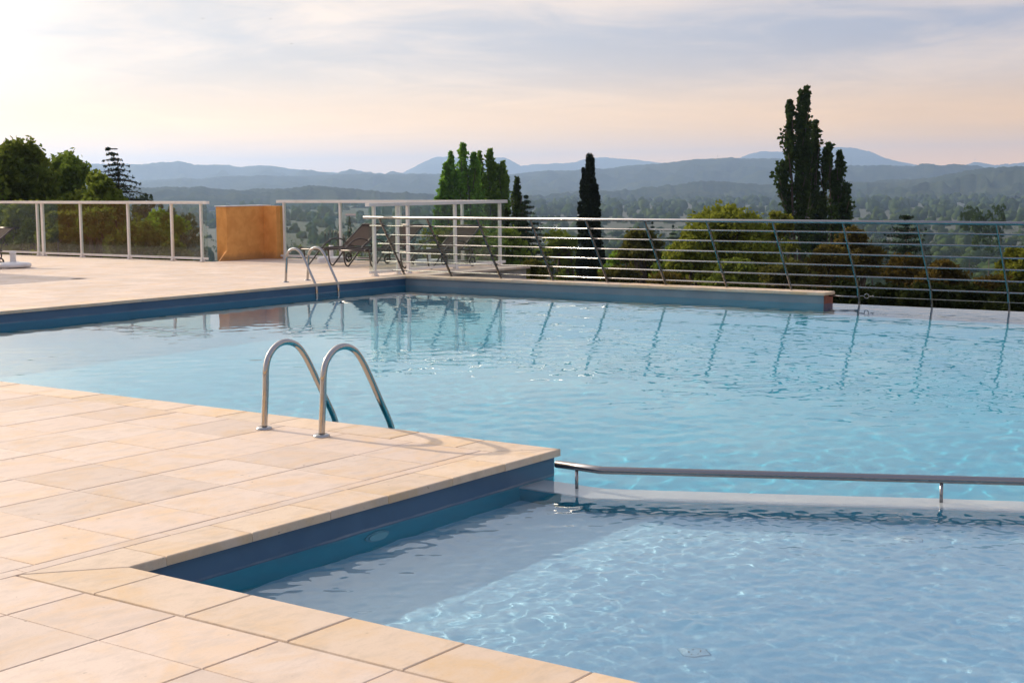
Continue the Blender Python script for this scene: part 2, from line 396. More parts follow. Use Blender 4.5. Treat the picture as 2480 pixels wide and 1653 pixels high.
def vnoise(u, seed, octv=4, base=1.0, gain=0.5):
    out = np.zeros_like(u); a = 1.0; s = base
    for o in range(octv):
        g = np.random.default_rng(seed+o).uniform(-1, 1, 20000); x = u*s+5000; i = np.floor(x).astype(int); f = x-i; f = f*f*(3-2*f)
        out += a*(g[i % 20000]*(1-f)+g[(i+1) % 20000]*f); a *= gain; s *= 2.03
    return out
def hill(label, d0, wdt, prof, seed, tree=3.0, nu=900, nd=26, tail=0.0):
    """a wooded ridge whose crest follows the skyline of the photograph, with real depth in front and behind"""
    px = np.linspace(-900, 3400, nu); P = np.array(prof, float)
    y = np.interp(px, P[:, 0], P[:, 1])
    y = y + vnoise(px, seed, 4, 1/70., 0.5)*2.2
    fade = 1.0
    dirs = np.array([tuple(ray(a, b)) for a, b in zip(px, y)]); hl = np.hypot(dirs[:, 0], dirs[:, 1])
    top = EYE+dirs[:, 2]/hl*d0
    az = np.arctan2(dirs[:, 1], dirs[:, 0])
    dd = np.linspace(-1.0, 0.8, nd); v = []
    g2 = np.random.default_rng(seed+50)
    for k in dd:
        bell = np.exp(-(k*1.55)**2) if k < 0 else np.exp(-(k*2.0)**2)
        d = d0+k*wdt+vnoise(px*1.0, seed+9, 3, 1/160.)*wdt*0.06*(1-abs(k))
        z = -48+(top+48)*bell+vnoise(px+260*math.sin(k*6), seed+30, 4, 1/110.)*42*bell*(1-bell)*4*(d0/7200)+vnoise(px+k*3000, seed+20, 4, 1/60.)*tree*2.2*(1-bell)+g2.uniform(-1, 1, nu)*tree*(0.5 if abs(k) > 1e-3 else 0.35)
        v.append(np.stack([np.cos(az)*d, np.sin(az)*d, z], -1))
    v = np.concatenate(v); f = []
    for i in range(nd-1):
        b = i*nu
        f += [(b+j, b+j+1, b+nu+j+1, b+nu+j) for j in range(nu-1)]
    o = link('hill', pydata('hill', v, f, True), M['hill']); setp(o, label, None, None, 'structure')
hill('pale blue mountains on the horizon, farthest ridge', 14500, 2600, [(-900, 430), (0, 436), (600, 440), (800, 425), (870, 412), (920, 424), (975, 421), (1010, 402), (1050, 385), (1090, 381), (1130, 385), (1170, 392), (1200, 383), (1225, 382), (1245, 393), (1262, 403), (1310, 399), (1390, 394), (1430, 383), (1465, 379), (1540, 387), (1620, 394), (1700, 398), (1780, 386), (1815, 371), (1850, 365), (1880, 366), (1930, 372), (1990, 357), (2060, 360), (2110, 369), (2140, 382), (2200, 395), (2270, 403), (2320, 402), (2360, 393), (2420, 402), (2480, 395), (2700, 380), (3400, 405)], 3, 6)
hill('long blue ridge on the left skyline', 9800, 1900, [(-900, 380), (-200, 392), (100, 398), (190, 396), (250, 397), (330, 399), (430, 393), (480, 401), (530, 397), (580, 403), (650, 399), (710, 409), (790, 419), (900, 423), (1060, 432), (1400, 450), (3400, 470)], 13, 5)
hill('blue wooded ridge across the middle distance', 7200, 1500, [(-900, 430), (0, 448), (330, 441), (450, 432), (620, 428), (800, 421), (960, 422), (1130, 419), (1240, 421), (1330, 413), (1400, 414), (1460, 408), (1540, 400), (1620, 393), (1680, 385), (1760, 382), (1880, 386), (2000, 400), (2150, 404), (2300, 404), (2400, 412), (3400, 400)], 23, 4.5)
hill('nearer wooded slope on the right', 4700, 1300, [(-900, 500), (1300, 500), (1500, 478), (1640, 459), (1700, 450), (1800, 448), (2000, 443), (2150, 440), (2240, 432), (2320, 417), (2400, 408), (2480, 403), (2800, 380), (3400, 400)], 33, 4.5)
hill('low wooded slope on the left', 3700, 900, [(-900, 430), (0, 446), (330, 455), (480, 452), (590, 462), (680, 457), (750, 450), (830, 458), (950, 468), (1200, 482), (1500, 505), (3400, 505)], 43, 4.0)

# ------------------------------------------------------------------ pool basin
AY, BX, CX, FY = 4.647, 6.823, 3.694, 15.68      # wall planes: peninsula front, peninsula side, near side, far left side
FX0, FX1 = 18.63, 18.93                            # far wall
ENDY = -6.0
basin = empty('pool_basin', (0, 0, 0), 0, 'blue lined swimming pool basin with shallow spa end', None, None, 'structure')
def wallquad(mb, a, b, z0, z1): mb.add([(*a, z0), (*b, z0), (*b, z1), (*a, z1)], [(0, 1, 2, 3)])
mb = MB()
ZT = -0.042
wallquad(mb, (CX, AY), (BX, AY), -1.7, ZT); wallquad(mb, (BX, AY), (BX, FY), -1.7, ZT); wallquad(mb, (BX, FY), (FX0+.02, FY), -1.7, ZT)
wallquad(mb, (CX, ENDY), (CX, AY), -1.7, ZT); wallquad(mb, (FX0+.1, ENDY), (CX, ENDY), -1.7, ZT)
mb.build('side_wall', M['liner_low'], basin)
mb = MB(); ZB = WATER-0.012; e = 0.003                       # liner above the water in its shade-tinted copy, set a little proud
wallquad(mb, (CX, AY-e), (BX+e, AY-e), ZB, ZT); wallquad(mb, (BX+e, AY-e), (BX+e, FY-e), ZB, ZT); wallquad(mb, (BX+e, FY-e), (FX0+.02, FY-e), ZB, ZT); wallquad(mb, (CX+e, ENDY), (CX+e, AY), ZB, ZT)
mb.build('tinted_freeboard', M['liner'], basin)
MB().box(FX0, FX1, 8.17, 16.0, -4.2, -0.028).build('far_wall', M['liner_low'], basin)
MB().box(FX0-e, FX0+.01, 8.166, FY, ZB, -0.028).build('tinted_freeboard', M['liner_far'], basin)
MB().box(FX0+.004, FX1+.002, 8.162, 8.169, -4.0, -0.03).build('wall_end_face', M['brick'], basin)
MB().box(FX0+.002, FX0+.16, ENDY, 8.160, -4.2, WATER-0.006).build('overflow_weir', M['liner'], basin)
MB().box(FX0+.165, FX0+.75, ENDY, 8.3, -4.2, -0.62).build('catch_trough', M['concrete'], basin)
MB().add([(BX-.1, ENDY, -1.55), (FX0+.1, ENDY, -1.55), (FX0+.1, FY+.02, -1.55), (BX-.1, FY+.02, -1.55)], [(0, 1, 2, 3)]).build('deep_floor', M['floor'], basin)
# submerged divider between shallow and deep water, with a bend like the handrail above it
D0, D1 = Vector((6.638, 4.66)), Vector((6.625, 4.195)); D2 = D1+Vector((0.965, -2.005))*5.2
dn = (D2-D1).normalized(); nn = Vector((-dn.y, dn.x))     # points to the deep side
def offs(w): return [D0+Vector((w, 0)), D1+Vector((w, 0))+nn*0.0+Vector((0, w*0.2)), D2+nn*w]
a, b = offs(-0.155), offs(0.095)
mb = MB(); mb.prism([tuple(p) for p in (a[0], a[1], a[2], b[2], b[1], b[0])], WATER-0.066, WATER-0.035, 0.010); mb.build('divider_coping', M['lip'], basin)
a, b = offs(-0.149), offs(0.089)
mb = MB(); mb.prism([tuple(p) for p in (a[0], a[1], a[2], b[2], b[1], b[0])], -1.7, WATER-0.068); mb.build('divider_wall', M['liner_low'], basin)  # sides in dark teal: the shade of the step is put into their colour
mb = MB(); mb.add([(CX-.02, ENDY, -0.52), (12.0, ENDY, -0.52), (7.3, 3.5, -0.52), (6.86, 4.66, -0.52), (CX-.02, AY+.02, -0.52)], [(0, 1, 2, 3, 4)]); mb.build('shallow_floor', M['shallow'], basin)

def wave_height(X, Y):
    """wind ripples, calm in the lee of the far terrace and choppy over the air jets"""
    g = np.random.default_rng(11); h = np.zeros_like(X); c = np.zeros_like(X)
    def waves(n, l0, l1, slope, main, spread):
        o = np.zeros_like(X)
        for i in range(n):
            lam = l0*(l1/l0)**g.uniform(); a = main+g.normal(0, spread); k = 2*math.pi/lam
            o += slope*math.sqrt(2.0/n)/k*np.sin(k*(X*math.cos(a)+Y*math.sin(a))+g.uniform(0, 6.283))
        return o
    h = waves(38, 0.13, 0.42, 0.0105, -0.75, 0.9)+waves(14, 0.5, 1.7, 0.0042, -0.55, 0.6)
    patch = waves(9, 2.0, 6.0, 1.0, 0.3, 2.0); patch = 0.85+0.35*np.tanh(patch*1.6)
    c = waves(70, 0.055, 0.17, 0.070, 0.0, 3.1)
    ss = lambda v, a, b: np.clip((v-a)/(b-a), 0, 1)**2*(3-2*np.clip((v-a)/(b-a), 0, 1))
    calm = 1-0.62*ss(Y, 9.5, 15.0)
    dl = (X-6.625)*0.901+(Y-4.195)*0.4336                       # signed distance from the divider
    sh = (1-ss(dl, -0.45, 0.25))*(1-ss(Y, 4.15, 4.75))*(0.35+0.65*(1-ss(Y, 3.2, 4.4)))
    near = 0.85+0.75*(1-ss(X+0.35*Y, 10.0, 19.5))
    h = h*calm*patch*near+c*sh*(0.75+0.5*patch)*0.62
    for jx, jy in JETS:
        r = np.hypot(X-jx, Y-jy); h += np.exp(-(r/0.11)**2)*(0.010+c*2.2)
    return h
def water_body():
    x0, x1, y0, y1 = CX-.03, FX0+.135, -0.6, FY+.03; f1, f2 = 0.0122, 0.040
    gx = np.concatenate([np.arange(x0, 7.9, f1), np.linspace(7.9, x1, int((x1-7.9)/f2)+1)]); gy = np.concatenate([np.arange(y0, 4.8, f1), np.linspace(4.8, y1, int((y1-4.8)/f2)+1)]); nx, ny = len(gx), len(gy); X, Y = np.meshgrid(gx, gy, indexing='ij')
    Z = WATER+wave_height(X, Y)*np.clip((Y-y0)/0.6, 0, 1)*np.clip((x1-X)/0.35, 0.12, 1)
    Xc = 0.5*(gx[:-1]+gx[1:]); Yc = 0.5*(gy[:-1]+gy[1:]); keep = ~((Xc[:, None] < BX-.03) & (Yc[None, :] > AY+.03))
    idx = np.arange(nx*ny).reshape(nx, ny); I, K = np.nonzero(keep)
    q = np.stack([idx[I, K], idx[I+1, K], idx[I+1, K+1], idx[I, K+1]], -1)
    V = np.stack([X, Y, Z], -1).reshape(-1, 3)
    used = np.zeros(nx*ny, bool); used[q.reshape(-1)] = True; remap = np.cumsum(used)-1; V = V[used]; q = remap[q]
    # remaining surface outside the picture, sides and bottom of the water body
    e = [(x0, ENDY-.03, WATER), (x1, ENDY-.03, WATER), (x1, y0, WATER), (x0, y0, WATER)]
    out = [(x0, ENDY-.03), (x1, ENDY-.03), (x1, y1), (BX-.03, y1), (BX-.03, AY+.03), (x0, AY+.03)]
    n = len(V); extra = e+[(a, b, WATER-0.004) for a, b in out]+[(a, b, -2.0) for a, b in out]
    V = np.concatenate([V, np.array(extra)]); faces = [(n, n+1, n+2, n+3)]
    for i in range(6): j = (i+1) % 6; faces.append((n+4+i, n+10+i, n+10+j, n+4+j))
    me = bpy.data.meshes.new('pool_water'); nq = len(q); flat = list(q.reshape(-1))+[i for f in faces for i in f]+[n+10+i for i in range(5, -1, -1)]
    tot = [4]*nq+[len(f) for f in faces]+[6]; start = np.concatenate([[0], np.cumsum(tot)[:-1]])
    me.vertices.add(len(V)); me.vertices.foreach_set('co', V.reshape(-1).astype(np.float32))
    me.loops.add(len(flat)); me.loops.foreach_set('vertex_index', np.array(flat, np.int32))
    me.polygons.add(len(tot)); me.polygons.foreach_set('loop_start', start.astype(np.int32)); me.polygons.foreach_set('loop_total', np.array(tot, np.int32))
    me.polygons.foreach_set('use_smooth', np.array([True]*nq+[False]*(len(tot)-nq)))
    me.update(calc_edges=True); return me
w = link('pool_water', water_body(), M['water']); setp(w, 'rippled turquoise pool water', None, None, 'structure')
w.cycles.is_caustics_caster = True; sun.cycles.is_caustics_light = True
for ch in basin.children: ch.cycles.is_caustics_receiver = True

# ------------------------------------------------------------------ terraces: sheet, tiles, coping stones
def slab_mesh(cache, lx, ly, th=0.030, c=0.004):
    k = (round(lx, 3), round(ly, 3), th, c)
    if k not in cache: cache[k] = MB().box(-lx/2, lx/2, -ly/2, ly/2, -th, 0, c).mesh('stone_tile')
    return cache[k]
TC, CC = {}, {}
J = 0.0036
terr = empty('terrace', (0, 0, 0), 0, 'limestone paved pool terrace in the foreground', None, None, 'structure')
fterr = empty('far_terrace', (0, 0, 0), 0, 'limestone paved sun terrace on the far side of the pool', None, None, 'structure')
def sheet(name, rects, z, m, parent):
    mb = MB()
    for x0, x1, y0, y1 in rects: mb.add([(x0, y0, z), (x1, y0, z), (x1, y1, z), (x0, y1, z)], [(0, 1, 2, 3)])
    return mb.build(name, m, parent)
sheet('mortar_bed', [(-8, 3.70, -8, AY), (-8, BX, AY, 22.5), (3.70, 18.5, -8, ENDY), ], -0.0065, M['grout'], terr)
sheet('mortar_bed', [(BX, 22.05, FY, 22.2), (BX, 20.32, 22.2, 34), (18.64, 22.05, 15.55, FY)], -0.0065, M['grout'], fterr)
def tile(parent, x0, x1, y0, y1, name='stone_tile', m='tile', cache=TC, th=0.03, c=0.004, dz=0.0):
    if x1-x0 < 0.03 or y1-y0 < 0.03: return
    me = slab_mesh(cache, x1-x0-J, y1-y0-J, th, c)
    o = link(name, me, M[m], parent, ((x0+x1)/2, (y0+y1)/2, rng.uniform(-0.0011, 0.0006)+dz))
    o.rotation_euler = (rng.normal(0, 0.0009), rng.normal(0, 0.0009), 0); return o
xs = [6.563]+[6.072-0.508*k for k in range(0, 12)]
ys = [4.972, 5.488, 6.02, 6.545, 7.06, 7.57, 8.08, 8.58, 9.09, 9.60, 10.11, 10.62, 11.13, 11.64]
for i in range(len(xs)-1):
    for k in range(len(ys)-1): tile(terr, xs[i+1], xs[i], ys[k], ys[k+1])
k = 0; xe = 6.563                                              # cut strip along the peninsula coping
while xe > 1.0:
    x2 = xe-[0.74, 0.51, 0.62, 0.51][k % 4]; tile(terr, max(x2, 0.6), xe, 4.893, 4.972); xe = x2; k += 1
cx = [3.385, 3.043]+[3.043-0.508*k for k in range(1, 5)]
cyj = [4.893]+[4.46-0.514*k for k in range(0, 11)]
for i in range(len(cx)-1):
    for k in range(len(cyj)-1): tile(terr, cx[i+1], cx[i], cyj[k+1], cyj[k])
# far terrace: the 300 that show largest as parts, the others joined
cells = []
xf = [22.0-0.508*k for k in range(0, 25)]; yf = [15.985+0.508*k for k in range(0, 32)]
for i in range(len(xf)-1):
    for k in range(len(yf)-1):
        x0, x1, y0, y1 = xf[i+1], xf[i], yf[k], yf[k+1]
        if x1 > 20.28 and y1 > 22.3: continue
        d = ((x0+x1)/2)**2+((y0+y1)/2)**2
        aa = math.degrees(math.atan2((y0+y1)/2, (x0+x1)/2))-math.degrees(YAW)
        if aa > 23: continue
        cells.append((d, x0, x1, y0, y1))
cells.sort()
for c in cells[:300]: tile(fterr, *c[1:])
mb = MB()
for c in cells[300:]: mb.box(c[1]+J/2, c[2]-J/2, c[3]+J/2, c[4]-J/2, -0.03, rng.uniform(-0.0011, 0.0006), 0.004)
setp(mb.build('far_tiles', M['tile'], fterr), None, None, None, 'stuff')
# platform edge beyond the railing wall
for i in range(7): tile(fterr, 18.95+0.44*i, 18.95+0.44*(i+1), 15.50, 15.98, th=0.04, c=0.006)
MB().box(18.95, 21.98, 15.56, 15.9, -4.5, -0.045).build('terrace_side_wall', M['concrete'], fterr)
MB().box(21.7, 22.0, 15.9, 22.3, -4.5, -0.045).build('terrace_side_wall', M['concrete'], fterr)
MB().box(20.05, 20.35, 22.3, 34, -4.5, -0.045).build('terrace_side_wall', M['concrete'], fterr)

def coping(x0, x1, y0, y1, parent=basin, th=0.04):
    me = slab_mesh(CC, x1-x0-J, y1-y0-J, th, 0.006)
    o = link('coping_stone', me, M['coping'], parent, ((x0+x1)/2, (y0+y1)/2, rng.uniform(-0.0005, 0.0015)+0.0006)); return o
def copoly(poly, th=0.04): MB().prism(poly, -th, 0.0008, 0.006).build('coping_stone', M['coping'], basin)
EA, EB, EC, EF = AY-0.03, BX+0.03, CX+0.03, FY-0.03
# A: peninsula front; joints measured along the edge, mitred at the inner corner
ja = [3.92, 4.41, 4.915, 5.33, 5.845, 6.31]
g = J/2
copoly([(EC+g, EA), (ja[0]-g, EA), (ja[0]-g, 4.893-g), (3.40, 4.893-g)])
copoly([(3.395, 4.893-2*g), (3.395, 4.42), (EC, 4.42), (EC, EA-g)])
for i in range(len(ja)-1): coping(ja[i], ja[i+1], EA, 4.893)
copoly([(ja[-1]+g, EA), (EB, EA), (EB, EA+0.002), (6.563, 4.893), (ja[-1]+g, 4.893)])
# B: peninsula side
jb = [4.93]+[5.16+0.507*k for k in range(0, 14)]
copoly([(6.566, 4.893), (EB, EA+0.006), (EB, jb[1]-g), (6.566, jb[1]-g)])
for i in range(1, len(jb)-1): coping(6.563, EB, jb[i], jb[i+1])
# C: near side
yc = 4.42
while yc > ENDY: coping(3.395, EC, yc-0.5085, yc); yc -= 0.5085
# far left side and far wall
x = 18.6
while x > 7.0: coping(x-0.508, x, EF, 15.985); x -= 0.508
y = 16.02
while y > 8.3:
    y2 = max(y-0.508, 8.14); coping(18.60, 18.955, y2, y); y = y2
x = 3.72
while x < 18.4: coping(x, x+0.508, ENDY-0.3, ENDY+0.03); x += 0.508

# ------------------------------------------------------------------ underwater lamp and air jets
lamp = empty('underwater_lamp', (5.27, AY-0.004, -0.30), 0, 'round underwater lamp set in the shaded wall of the stone peninsula', 'pool lamp')
MB().disc((0, 0.006, 0), 0.085, (0, -1, 0), 24, 0.012).build('bezel', M['bezel'], lamp)
MB().disc((0, -0.006, 0), 0.066, (0, -1, 0), 24, 0.008).build('lens', M['lens'], lamp)
jl = ['round pale air jet in the shallow floor under the right part of the handrail', 'round pale air jet in the shallow floor nearest the camera']
for (jx, jy), lb in zip(JETS, jl):
    j = empty('air_jet', (jx, jy, -0.52), 0, lb, 'pool jet', 'air jets in the shallow floor')
    MB().lathe([(0.0, 0.012), (0.056, 0.012), (0.064, 0.006), (0.064, 0.0)], seg=24).build('plate', M['jet'], j).cycles.is_caustics_receiver = True
    for q in range(6): MB().disc((0.032*math.cos(q*1.047), 0.032*math.sin(q*1.047), 0.0121), 0.004, (0, 0, 1), 8, 0.002).build('nozzle', M['liner_far'], j)

# ------------------------------------------------------------------ leaning stainless railing
rail = empty('pool_railing', (18.85, 8.0, 0), 0, 'leaning stainless steel railing of horizontal tubes along the far pool wall', 'railing')
def rl(o): o.location = -Vector((18.85, 8.0, 0)); return o
SLX = -0.635/0.98                    # the posts lean over the water
def rx(z): return 18.85+SLX*z
by = [15.88-1.0185*k for k in range(0, 15)]
for k, y in enumerate(by):
    mb = MB()
    if y > 8.3: pts = [(rx(0.003), y, 0.003), (rx(0.97), y, 0.97)]
    else: pts = [(18.835, y, -0.5), (18.835, y, -0.20), (18.83, y, -0.12), (18.80, y, -0.045), (rx(0.10)-.015, y, 0.08), (rx(0.97), y, 0.97)]
    for hw in (1,):
        v = []; f = []; n = len(pts)
        for (px_, py_, pz_) in pts:
            for sx, sy in ((-0.024, -0.007), (0.024, -0.007), (0.024, 0.007), (-0.024, 0.007)): v.append((px_+sx, py_+sy, pz_))
        for i in range(n-1):
            for q in range(4): f.append((4*i+q, 4*i+(q+1) % 4, 4*i+4+(q+1) % 4, 4*i+4+q))
        f += [(3, 2, 1, 0), tuple(4*(n-1)+q for q in range(4))]
        mb.add(v, f)
    o = rl(mb.build('baluster', M['baluster'], rail))
YR0, YR1 = 16.18, 1.4
rl(MB().tube([(rx(0.985), YR0+.03, 0.985), (rx(0.985), YR1, 0.985)], 0.0245, 14).build('top_rail', M['brushed'], rail))
for z in (0.845, 0.692, 0.538, 0.384, 0.230, 0.076):
    rl(MB().tube([(rx(z), YR0-.02, z), (rx(z), YR1, z)], 0.0108, 10).build('rail', M['brushed'], rail))
rl(MB().tube([(18.80, 8.16, -0.055), (18.80, by[8], -0.055)], 0.0115, 10).build('rail', M['brushed'], rail))
ey = by[8]-0.12
mb = MB(); mb.tube([(18.79, ey+0.032*math.cos(q*.4189), -0.038+0.032*math.sin(q*.4189)) for q in range(16)], 0.006, 8); mb.tube([(18.79, by[8], -0.04), (18.79, ey+.035, -0.038)], 0.006, 8); rl(mb.build('eye_bolt', M['brushed'], rail))
mb = MB(); mb.tube([(18.79, ey-0.035, -0.040), (18.79, ey-0.11, -0.046)], 0.008, 8); mb.tube([(18.79, ey-0.075, -0.046), (18.79, ey-0.095, -0.030)], 0.011, 8); rl(mb.build('turnbuckle', M['brushed'], rail))
rl(MB().tube([(18.79, ey-0.11, -0.046), (18.79, YR1, -0.046)], 0.0028, 6).build('wire', M['liner_far'], rail))

# ------------------------------------------------------------------ ladders
def ladder(loc, rz, label):
    """local x runs from the deck out over the water, y along the edge"""
    t = empty('pool_ladder', loc, rz, label, 'pool ladder', 'stainless pool ladders')
    for y in (0.0, 0.495):
        pts = smooth_path([(0, y, 0.0), (0.022, y, 0.24), (0.032, y, 0.385), (0.065, y, 0.465), (0.135, y, 0.520), (0.225, y, 0.533), (0.315, y, 0.500), (0.385, y, 0.425), (0.455, y, 0.315), (0.54, y, 0.170), (0.62, y, 0.035)], 6)
        pts += smooth_path([(0.62, y, 0.035), (0.652, y, -0.03), (0.668, y, -0.10), (0.670, y, -0.25)], 4)[1:]+[Vector((0.670, y, -1.05))]
        h = MB().tube(pts, 0.0205, 16).build('handrail', M['steel'], t)
        MB().lathe([(0.022, 0.016), (0.040, 0.015), (0.050, 0.010), (0.053, 0.001), (0.053, 0.0)], (0, y, 0.0008), 24).build('flange', M['steel'], t)
    for z in (-0.35, -0.62, -0.89): MB().box(0.63, 0.71, 0.02, 0.475, z-0.015, z+0.015).build('step', M['brushed'], t)
    return t
ladder((6.398, 6.075, 0.0), 0.0, 'stainless steel pool ladder on the stone peninsula in the foreground')
ladder((16.465, 16.335, 0.0), -math.pi/2, 'stainless steel pool ladder at the far left pool edge')
bpy.data.objects['pool_ladder.001'].location = (16.465, 16.335, 0)

# ------------------------------------------------------------------ low handrail over the submerged divider
hr = empty('pool_handrail', (6.635, 4.2, WATER), 0, 'low steel handrail just above the water over the submerged divider', 'handrail')
ZR = -0.040
def hl(o): o.location = -Vector((6.635, 4.2, WATER)); return o
h0, h1, h2 = Vector((6.638, 4.50, ZR)), Vector((6.625, 4.195, ZR)), Vector((7.59, 2.19, ZR)); h3 = h1+(h2-h1)*3.2
hl(MB().tube([h0, h1-(h1-h0).normalized()*0.012, h1+(h2-h1).normalized()*0.012, h3], 0.0215, 16).build('rail', M['brushed'], hr))
for q in (Vector((6.632, 4.36, ZR)), h1+(h2-h1)*0.812, h1+(h2-h1)*1.75, h1+(h2-h1)*2.7):
    hl(MB().tube([q-Vector((0, 0, 0.015)), Vector((q.x, q.y, WATER-0.045))], 0.0095, 12).build('post', M['brushed'], hr))

# ------------------------------------------------------------------ white glass fences
def fence(label, axis, c, posts, e0, e1, wide=()):
    """axis 'x' or 'y': the direction it runs in; c: its place across; posts: places along"""
    mid = (e0+e1)/2
    base = (mid, c, 0) if axis == 'x' else (c, mid, 0)
    t = empty('glass_fence', base, 0, label, 'glass fence', 'white framed glass fences of the sun terrace')
    def bx(name, a0, a1, w0, w1, z0, z1, m, ch=0.0):
        if axis == 'x': mb = MB().box(a0-mid, a1-mid, w0, w1, z0, z1, ch)
        else: mb = MB().box(w0, w1, a0-mid, a1-mid, z0, z1, ch)
        return mb.build(name, M[m], t)
    ps = sorted(posts)
    for p in ps:
        w = 0.035 if p in wide else 0.022
        bx('post', p-w, p+w, -0.026, 0.026, 0.0, 1.165, 'white')
        f = bx('foot_plate', p-w-0.03, p+w+0.03, -0.05, 0.05, 0.001, 0.013, 'white', 0.003)
        bx('foot_sleeve', p-w-0.009, p+w+0.009, -0.035, 0.035, 0.0135, 0.075, 'white', 0.006)
        for s in (-1, 1):
            mb = MB().lathe([(0.0, 0.008), (0.006, 0.008), (0.008, 0.0)], seg=8)
            q = ((p-mid)+s*(w+0.021), -0.035, 0.013) if axis == 'x' else (-0.035, (p-mid)+s*(w+0.021), 0.013)
            mb.build('bolt', M['grey'], t, q)
    bx('top_rail', e0-0.035, e1+0.035, -0.045, 0.045, 1.166, 1.222, 'white', 0.004)
    edges = [e0]+ps+[e1]
    for i in range(len(edges)-1):
        a, b = edges[i], edges[i+1]
        if b-a < 0.07: continue
        wa = 0.024 if a in ps else 0.0; wb = 0.024 if b in ps else 0.0
        if a in wide: wa = 0.037
        if b in wide: wb = 0.037
        bx('glass_panel', a+wa, b-wb, -0.005, 0.005, 0.090, 1.160, 'glass')
        bx('bottom_rail', a+wa+.001, b-wb-.001, -0.016, 0.016, 0.042, 0.086, 'white', 0.002)
    return t
fence('long white framed glass fence at the far left, ending beside the ochre wall', 'y', 20.16, [27.52, 26.18, 24.60, 23.23, 22.34], 22.17, 27.62, (27.52,))
fence('white framed glass fence at the left picture edge behind the single sun lounger', 'y', 20.23, [33.0, 31.2, 29.38, 27.80], 27.70, 33.4)
fence('white framed glass fence behind the row of three sun loungers', 'y', 21.78, [21.60, 20.02, 18.44, 16.90], 16.22, 21.75)
fence('short white framed glass panel nearest the far pool corner', 'x', 16.12, [18.36, 18.96], 18.23, 19.10)
fence('white framed glass fence in front of the right hand sun lounger', 'x', 16.12, [19.24, 20.56, 21.92], 19.18, 22.08)

# ------------------------------------------------------------------ ochre wall
ow = empty('ochre_wall', (21.0, 22.25, 0), 0, 'ochre rendered low wall with a sloping foot between the glass fences', 'wall')
prof = [(20.62, 0.001), (21.66, 0.001), (21.66, 1.10), (20.62, 1.10)]
v = [(x-21.0, 22.10-22.25, z) for x, z in prof]+[(x-21.0, 22.40-22.25, z) for x, z in prof]; n = len(prof)
f = [tuple(range(n)), tuple(range(2*n-1, n-1, -1))]+[(i, n+i, n+(i+1) % n, (i+1) % n) for i in range(n)]
link('wall_face', pydata('wall_face', v, f), M['render'], ow)
fl = [(20.40, 0.001), (20.619, 0.001), (20.619, 0.21)]
v = [(x-21.0, y-22.25, z) for y in (22.101, 22.135) for x, z in fl]
link('sloping_foot', pydata('sloping_foot', v, [(0, 1, 2), (5, 4, 3), (0, 3, 4, 1), (1, 4, 5, 2), (2, 5, 3, 0)]), M['render'], ow)
MB().box(21.662-21, 21.86-21, 21.72-22.25, 22.40-22.25, 0.001, 1.101).build('return_wall', M['render'], ow)
MB().box(20.60-21, 21.88-21, 22.085-22.25, 22.42-22.25, 1.1025, 1.122, 0.004).build('cap', M['lip'], ow)

